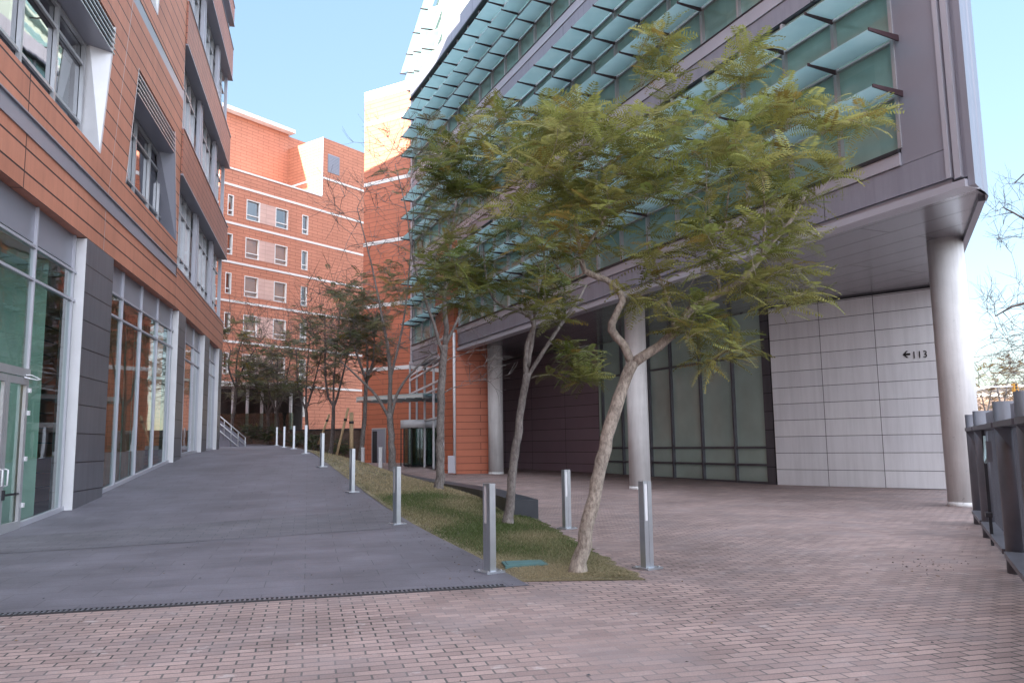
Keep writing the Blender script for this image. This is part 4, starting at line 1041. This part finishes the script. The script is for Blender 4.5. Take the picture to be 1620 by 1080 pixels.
def build_tree(name, label, limbs, blobs, Y, seed, barkm, pal, frond_l=.42, nf=8, pairs=12, wid=.035, sides=9, ground=None, step=.14, twig=.004, group=None, bare=None, rmax=.02, loc=None, dens=1.0):
    """limbs: lists of (px,py,r[,dy]); blobs: (px,py,rx,ry,n,dy[,dn])"""
    rs = np.random.default_rng(seed)
    base = np.array(loc) if loc is not None else gy(limbs[0][0][0], limbs[0][0][1], Y)
    if ground is not None: base[2] = ground
    t = thing(name, label, 'tree', tuple(base), group)
    mb = MB(); nodes = []; nrad = []
    for li, lm_ in enumerate(limbs):
        pts = [gy(q[0], q[1], Y + (q[3] if len(q) > 3 else 0)) for q in lm_]; rad = [q[2] for q in lm_]
        if li == 0:
            pts[0] = np.array([pts[0][0], pts[0][1], base[2] - .12])
        P, Ra = catmull(pts, rad, step)
        P = [p + rs.normal(0, .10 * r_, 3) * (1 if i else 0) for i, (p, r_) in enumerate(zip(P, Ra))]
        Ra = [r_ * rs.uniform(.93, 1.07) for r_ in Ra]
        if li == 0:
            for i in range(len(P)):
                hgt = P[i][2] - base[2]; Ra[i] *= 1 + .45 * math.exp(-max(hgt, 0) / .12)
        mb.tube(P, Ra, sides)
        nodes += P; nrad += Ra
    n_trunk = len(nodes)
    # targets
    tg = []
    for bl in blobs:
        px, py, rx, ry, n_, dy = bl[:6]; n_ = int(n_ * dens); leafy = bl[6] if len(bl) > 6 else 1
        for _ in range(n_):
            while True:
                a, c = rs.uniform(-1, 1, 2)
                if a * a + c * c < 1: break
            tg.append((gy(px + a * rx, py + c * ry, Y + rs.normal(0, dy)), leafy))
    NP = np.array(nodes); skip = min(int(1.3 / step), n_trunk // 4)
    first = skip
    d0 = [np.min(np.linalg.norm(NP - q[0], axis=1)) for q in tg]
    NPl = list(NP); NR = list(nrad)
    clusters = []
    tm = mb
    for i in np.argsort(d0):
        q, leafy = tg[i]; A = np.array(NPl)
        dv = A - q; dist = np.linalg.norm(dv, axis=1) + .9 * np.maximum(0, dv[:, 2] + .1); dist[:first] += 5
        j = int(np.argmin(dist)); p = A[j]; ln = np.linalg.norm(q - p)
        if ln < .05: continue
        r0 = min(NR[j] * .75, .004 + rmax * (ln / 2.0) ** .8, rmax); r0 = max(r0, twig)
        ctrl = p + (q - p) * .45 + np.array([0, 0, .14 * ln]) * (1 if q[2] > p[2] else .8) + rs.normal(0, .07 * ln, 3)
        k = max(3, int(ln / (step * 1.1))); pts = []; rad = []
        for m_ in range(k + 1):
            u = m_ / k; pts.append((1 - u) ** 2 * p + 2 * u * (1 - u) * ctrl + u * u * q + (rs.normal(0, .012 * min(ln, 1.5), 3) if 0 < m_ < k else 0)); rad.append(r0 + (twig * .7 - r0) * u)
        tm.tube(pts, rad, 5 if r0 > .01 else 4, 0, False)
        NPl += pts[1:]; NR += rad[1:]
        td = pts[-1] - pts[-2]; td = td / (np.linalg.norm(td) + 1e-9)
        if leafy: clusters.append((q, td, leafy))
        if leafy < 1:          # bare spray of fine twigs
            for _ in range(3):
                dd_ = td + rs.normal(0, .55, 3); dd_[2] += .15; dd_ /= np.linalg.norm(dd_); l2 = rs.uniform(.3, .9) * (Y / 25 if Y > 25 else .7)
                mid = q + dd_ * l2 * .5 + rs.normal(0, .04, 3); tm.tube([q, mid, q + dd_ * l2 + np.array([0, 0, .05])], [twig * .8, twig * .6, twig * .4], 3, 0, False)
    ob = mb.build('trunk', barkm, t)
    # fronds
    tmpl = [frond_template(pairs, dr_, wid, 40 + k) for k, dr_ in enumerate((.14, .26, .40, .55))]
    VV, FF_, CC = [], [], []; off = 0
    inst = [[] for _ in tmpl]
    for (q, td, leafy) in clusters:
        cl_c = np.array(pal[0]) + (np.array(pal[1]) - np.array(pal[0])) * rs.random()
        n_ = rs.poisson(nf * leafy) if leafy < 1 else max(3, int(rs.normal(nf, 1.5)))
        a0 = rs.random() * 6.28
        for k in range(n_):
            az = a0 + k * 2.4 + rs.normal(0, .25); fr_ = k / max(1, n_)
            el = R(rs.normal(4, 16) + 34 * fr_ ** 2)
            d = np.array([math.cos(az) * math.cos(el), math.sin(az) * math.cos(el), math.sin(el)]); d = d + td * .35; d /= np.linalg.norm(d)
            side = np.cross([0, 0, 1.0], d); side /= (np.linalg.norm(side) + 1e-9); ro = rs.normal(0, .3)
            upv = np.cross(d, side); side, upv = side * math.cos(ro) + upv * math.sin(ro), upv * math.cos(ro) - side * math.sin(ro)
            L = frond_l * rs.uniform(.65, 1.2)
            c = cl_c * rs.uniform(.62, 1.5) + rs.normal(0, .006, 3)
            if rs.random() < .05: c = np.array([.26, .19, .05]) * rs.uniform(.7, 1.1)
            orig = q - td * rs.uniform(0, .25)
            inst[rs.integers(0, len(tmpl))].append((orig, np.stack([d, side, upv], 1) * L, np.clip(c, .01, 1)))
    for (tv, tf), ins in zip(tmpl, inst):
        if not ins: continue
        O_ = np.array([i_[0] for i_ in ins]); Mx = np.array([i_[1] for i_ in ins]); Cx = np.array([i_[2] for i_ in ins])
        V = np.einsum('nij,vj->nvi', Mx, tv) + O_[:, None, :]; nv = len(tv)
        VV.append(V.reshape(-1, 3)); FF_.append((tf[None] + (np.arange(len(ins)) * nv)[:, None, None]).reshape(-1, 4) + off); off += V.shape[0] * nv
        CC.append(np.repeat(Cx, nv, axis=0))
    if VV: np_mesh('crown', np.concatenate(VV), np.concatenate(FF_), M['leaf'], t, np.concatenate(CC))
    return t

OLIVE = ((.175, .205, .058), (.300, .285, .095)); MID = ((.105, .135, .042), (.180, .180, .052)); DK = ((.095, .120, .062), (.185, .170, .092))
# tree 1: nearest, leaning right
build_tree('jacaranda_tree', 'nearest tree, leaning right with forked pale trunk and wide feathery olive crown', [
    [(913, 908, .095), (922, 862, .085), (940, 782, .083), (962, 692, .080), (985, 612, .078), (1003, 572, .078)],
    [(1001, 576, .062), (986, 546, .054), (968, 523, .055), (973, 500, .046), (985, 476, .044), (972, 452, .042, .05), (947, 438, .040, .1), (925, 428, .038, .15), (919, 400, .033, .15), (912, 365, .028, .2), (904, 330, .020, .3), (898, 285, .013, .35)],
    [(920, 402, .024, .15), (940, 372, .022, 0), (963, 330, .017, -.1), (955, 270, .010, -.2)],
    [(926, 430, .018, .15), (905, 440, .014, .3), (880, 420, .010, .5)],
    [(1002, 574, .064), (1042, 546, .060), (1075, 516, .056), (1092, 490, .052), (1130, 468, .046, -.1), (1170, 446, .042, -.15), (1192, 424, .035, -.2), (1217, 390, .029, -.2), (1252, 348, .022, -.25), (1275, 308, .014, -.3)],
    [(1066, 520, .030), (1062, 492, .026, .1), (1050, 455, .018, .2), (1030, 400, .012, .3)],
    [(1140, 464, .022, -.1), (1136, 425, .018, 0), (1150, 330, .012, .1), (1160, 225, .007, .1)],
    [(1205, 406, .020, -.2), (1210, 345, .015, -.3), (1204, 250, .009, -.35)],
], [(1042, 110, 45, 70, 8, .25), (1190, 120, 50, 55, 8, .35), (1300, 185, 90, 35, 11, .35), (1235, 250, 100, 80, 26, .5), (1085, 235, 110, 90, 30, .6), (955, 235, 100, 95, 32, .6),
    (1000, 350, 130, 60, 22, .6), (1180, 385, 110, 60, 22, .5), (1235, 470, 65, 45, 13, .4), (1130, 540, 55, 42, 12, .35), (880, 350, 75, 70, 15, .5), (850, 220, 80, 70, 18, .6), (1060, 470, 60, 45, 8, .4), (1250, 350, 50, 50, 8, .4)],
    10.13, 3, M['bark1'], OLIVE, .42, 8, 11, .024, 12, ground=lawn_z(.76, 10.13), dens=1.5)
# tree 2
build_tree('jacaranda_tree', 'second tree from the camera, beside the end of the black bench, with darker green crown', [
    [(803, 838, .095), (811, 745, .085), (820, 680, .080), (828, 622, .075), (833, 590, .075)],
    [(832, 592, .058), (834, 545, .052), (845, 516, .046), (838, 500, .042), (815, 490, .036), (790, 482, .030), (772, 455, .024), (765, 400, .016)],
    [(834, 580, .05), (842, 535, .045), (850, 480, .034), (862, 420, .022), (850, 330, .014)],
    [(836, 594, .045), (866, 546, .040), (895, 502, .034), (912, 480, .026), (928, 450, .016)],
], [(918, 565, 40, 48, 13, .4), (800, 250, 90, 90, 30, .7), (720, 280, 60, 80, 18, .7), (790, 400, 100, 70, 24, .8), (870, 470, 60, 45, 11, .6), (730, 450, 60, 55, 14, .7), (870, 300, 60, 80, 16, .7)],
    15.58, 8, M['bark2'], MID, .46, 9, 10, .028, 10, ground=lawn_z(-.13, 15.58), dens=1.8)
# tree 3
build_tree('jacaranda_tree', 'tall half bare tree with straight grey trunk rising left of the black bench', [
    [(694, 775, .15), (696, 738, .118), (697, 650, .112), (700, 575, .108), (704, 545, .10)],
    [(704, 548, .08), (706, 520, .075), (703, 470, .062), (711, 400, .048), (720, 330, .034), (731, 255, .018)],
    [(700, 560, .055), (686, 512, .048), (672, 470, .040), (655, 415, .030), (642, 330, .018), (625, 260, .01)],
    [(705, 545, .05), (724, 505, .040), (746, 440, .030), (760, 375, .018)],
], [(690, 225, 50, 40, 10, .8, .8), (660, 300, 70, 80, 14, 1.0, .5), (720, 380, 60, 80, 14, 1.0, .7), (600, 260, 60, 70, 16, 1.0, .01), (660, 440, 70, 50, 16, 1.0, .9), (770, 590, 35, 30, 14, .9, .01), (720, 540, 50, 30, 10, .8, .02), (640, 230, 60, 60, 10, 1.0, .01)],
    22.3, 15, M['bark2'], DK, .52, 7, 11, .028, 10, ground=.30, step=.2, twig=.007, rmax=.04, dens=1.4)
# tree 4
build_tree('jacaranda_tree', 'grey tree with low spreading bare limbs in front of the brick tower door', [
    [(621, 742, .20), (619, 690, .155), (616, 655, .15)],
    [(616, 660, .11), (617, 600, .10), (614, 555, .085), (604, 500, .06), (588, 420, .04), (565, 330, .02)],
    [(615, 660, .085), (596, 627, .07), (570, 600, .05), (540, 572, .03)],
    [(619, 658, .085), (632, 615, .07), (662, 578, .05), (692, 556, .03)],
    [(617, 600, .07), (638, 510, .05), (648, 420, .035), (655, 320, .02)],
], [(590, 470, 60, 45, 22, 1.5, 1.0), (560, 510, 40, 35, 10, 1.3, .9), (560, 330, 50, 70, 18, 1.6, .01), (630, 350, 50, 80, 16, 1.6, .02), (540, 560, 30, 30, 8, 1.2, .2), (660, 540, 40, 30, 10, 1.2, .1), (640, 470, 40, 40, 10, 1.4, .7)],
    38.0, 21, M['bark2'], DK, .65, 8, 8, .04, 9, ground=.40, step=.32, twig=.014, rmax=.06, dens=1.4)
# background trees between path and brick tower
BGT = [(522, 722, 528, 640, 44, 540, 500, 52, 48, 30, 'dark leafy tree just left of the wooden stakes'),
       (568, 742, 580, 600, 40, 575, 540, 35, 40, 16, 'slim leaning tree right of the wooden stakes'),
       (484, 716, 484, 645, 50, 490, 560, 42, 55, 26, 'small leafy tree behind the fifth bollard, twisted low branches'),
       (437, 708, 438, 650, 55, 440, 575, 40, 45, 24, 'small leafy tree at the bend of the slate path'),
       (362, 692, 374, 612, 52, 385, 560, 40, 52, 26, 'small leafy tree with forked trunk by the stair railing'),
       (420, 705, 424, 655, 58, 415, 600, 35, 30, 16, 'thin young tree in front of the terrace porch')]
for i, (bx, by, fx, fy, Yb, cx, cy, rx, ry, n_, lab) in enumerate(BGT):
    gzv = gy(bx, by, Yb)[2]
    build_tree('street_tree', lab, [
        [(bx, by, .13), ((bx + fx) / 2 + 2, (by + fy) / 2, .11), (fx, fy, .10)],
        [(fx, fy + 3, .08), (fx - 12, fy - 30, .06), (cx - rx * .5, cy - 5, .03)],
        [(fx, fy + 3, .08), (fx + 10, fy - 28, .06), (cx + rx * .5, cy - 10, .03)],
        [(fx, fy + 3, .07), (fx + 1, fy - 45, .05), (cx, cy - ry * .5, .025)],
    ], [(cx, cy, rx * 1.3, ry * 1.1, int(n_ * 1.1), 1.3, .8), (cx, cy + ry * .7, rx * 1.3, ry * .6, n_ // 2, 1.3, .8), (cx, cy + ry * .3, rx * 1.5, ry * 1.2, int(n_ * 1.4), 1.4, .06), (cx, cy - ry * .9, rx * 1.1, ry * .7, n_ // 2, 1.2, .03)],
        Yb, 50 + i, M['bark3'] if i != 1 else M['bark2'], DK, .65, 9, 7, .05, 7, ground=gzv, step=.35, twig=.014, rmax=.05, dens=1.8, group='small trees beyond the lawn')
# bare tree over the fence at the right
build_tree('bare_tree', 'leafless tree with drooping twigs beyond the steel fence at the right edge', [
    [(1760, 700, .2), (1750, 560, .17), (1745, 470, .15)],
    [(1745, 480, .10), (1690, 420, .07), (1640, 360, .04), (1590, 330, .02)],
    [(1746, 500, .09), (1680, 500, .06), (1620, 480, .04), (1575, 500, .015)],
    [(1745, 470, .10), (1700, 330, .06), (1640, 270, .03), (1605, 290, .015)],
], [(1600, 340, 40, 60, 44, 1.0, .01), (1598, 490, 48, 60, 60, 1.0, .01), (1605, 570, 55, 45, 40, 1.2, .01), (1680, 300, 60, 80, 20, 1.2, .01)],
    24.0, 77, M['bark3'], DK, .5, 1, 6, .05, 8, step=.3, twig=.007, rmax=.035)

# low shrubs below the terrace
for i, (px, py, Ys, lab) in enumerate(((398, 697, 52, 'low dark shrub nearest the stair railing'), (424, 701, 52, 'low dark shrub below the terrace porch, beside the thin young tree'), (470, 708, 50, 'low dark shrub behind the seventh bollard'), (500, 713, 47, 'low dark shrub at the foot of the dark brown retaining wall'), (540, 722, 46, 'low shrub beside the wooden stakes'))):
    build_tree('shrub', lab, [[(px, py, .05), (px, py - 8, .04)], [(px, py - 6, .03), (px - 10, py - 18, .02)], [(px, py - 6, .03), (px + 10, py - 18, .02)]],
        [(px, py - 14, 17, 12, 22, .5, .95)], Ys, 130 + i, M['bark3'], ((.045, .065, .032), (.085, .105, .05)), .4, 9, 6, .07, 6, ground=gy(px, py, Ys)[2], step=.2, twig=.008, rmax=.02, group='low shrubs beyond the lawn')
# wooden stakes
def stake(px0, py0, px1, py1, Y, r_, lab):
    a_, c_ = gy(px0, py0, Y), gy(px1, py1, Y); t = thing('tree_stake', lab, 'stake', tuple(a_), 'wooden tree stakes')
    b = MB(); b.tube([tuple(a_ - (c_ - a_) * .06), tuple(c_)], r_, 10); b.build('pole', M['stake'], t)
    b = MB(); q = a_ + (c_ - a_) * .78; b.tube([(q[0], q[1], q[2] - .06), (q[0], q[1], q[2] + .06)], r_ + .02, 10); b.build('tie', M['dark'], t)
stake(556, 724, 556, 652, 40, .10, 'thick upright wooden stake beside the young tree')
stake(530, 730, 551, 645, 41, .065, 'slender wooden stake leaning to the right')
stake(505, 700, 521, 655, 46, .06, 'thin dark leaning stake left of the dark leafy tree')

# ------------------------------------------------------------------ far side beyond the fence
for (px, py, Yf, w, d_, h, mt, lab) in ((1610, 690, 150, 34, 14, 9, 'far_wall', 'distant low terracotta apartment block seen beyond the fence'), (1700, 690, 190, 40, 14, 13, 'far_wall2', 'distant pale apartment block at the right beyond the bare tree')):
    q = gy(px, py, Yf); t = thing('apartment_block', lab, 'building', (q[0], q[1], 0)); fr0 = Fr((q[0], q[1]), 70, 1); fr0.n = -fr0.n if fr0.n[1] > 0 else fr0.n
    b = MB(); b.box(fr0, -w / 2, w / 2, -d_, 0, -.1, h); b.build('wall', M[mt], t)
    b = MB(); b.box(fr0, -w / 2 - .3, w / 2 + .3, -d_ - .3, .3, h + .005, h + .5); b.build('roof', M['band'], t)
for i, (px, Yf, hh_) in enumerate(((1560, 90, 9), (1585, 75, 8.5), (1610, 95, 10), (1632, 80, 9.5))):
    q = gy(px, 690, Yf)
    sc_ = Yf
    hpx = hh_ / Yf * F_PX
    build_tree('street_tree', ['russet winter tree nearest the white column beyond the fence', 'short russet winter tree beyond the fence', 'taller russet winter tree beyond the fence', 'russet winter tree at the right edge of the picture beyond the fence'][i], [
        [(px, 697, .2), (px + 1, 697 - hpx * .3, .15)], [(px + 1, 697 - hpx * .28, .1), (px - 8, 697 - hpx * .6, .05)], [(px + 1, 697 - hpx * .28, .1), (px + 9, 697 - hpx * .65, .05)]],
        [(px, 697 - hpx * .62, hpx * .30, hpx * .32, 34, 1.6, .6)], Yf, 90 + i, M['bark2'], ((.20, .115, .055), (.26, .17, .08)), .8, 6, 6, .07, 6, ground=0, step=.6, twig=.025, rmax=.08, group='winter trees beyond the fence')
# street lamp arm with traffic signal
sl_ = gy(1535, 690, 60); t = thing('traffic_signal', 'pale curved street mast carrying a yellow traffic signal beyond the fence', 'traffic light', (sl_[0], 60, 0))
b = MB(); b.tube([(sl_[0], 60, 0), (sl_[0], 60, 4.2), tuple(gy(1545, 617, 60)), tuple(gy(1565, 612, 60)), tuple(gy(1608, 611, 60))], [.09, .08, .07, .06, .05], 10); b.build('mast', M['white'], t)
q = gy(1606, 615, 60); fr0 = Fr((q[0], q[1]), 90, 1); b = MB(); b.box(fr0, -.15, .15, -.15, .15, q[2] - .25, q[2] + .4); hd = b.build('signal_head', M['yellow'], t)
for k in range(3): b = MB(); b.tube([(q[0], q[1] - .16, q[2] - .15 + k * .22), (q[0], q[1] - .2, q[2] - .15 + k * .22)], .09, 10); b.build('lens', M['dark'], hd)
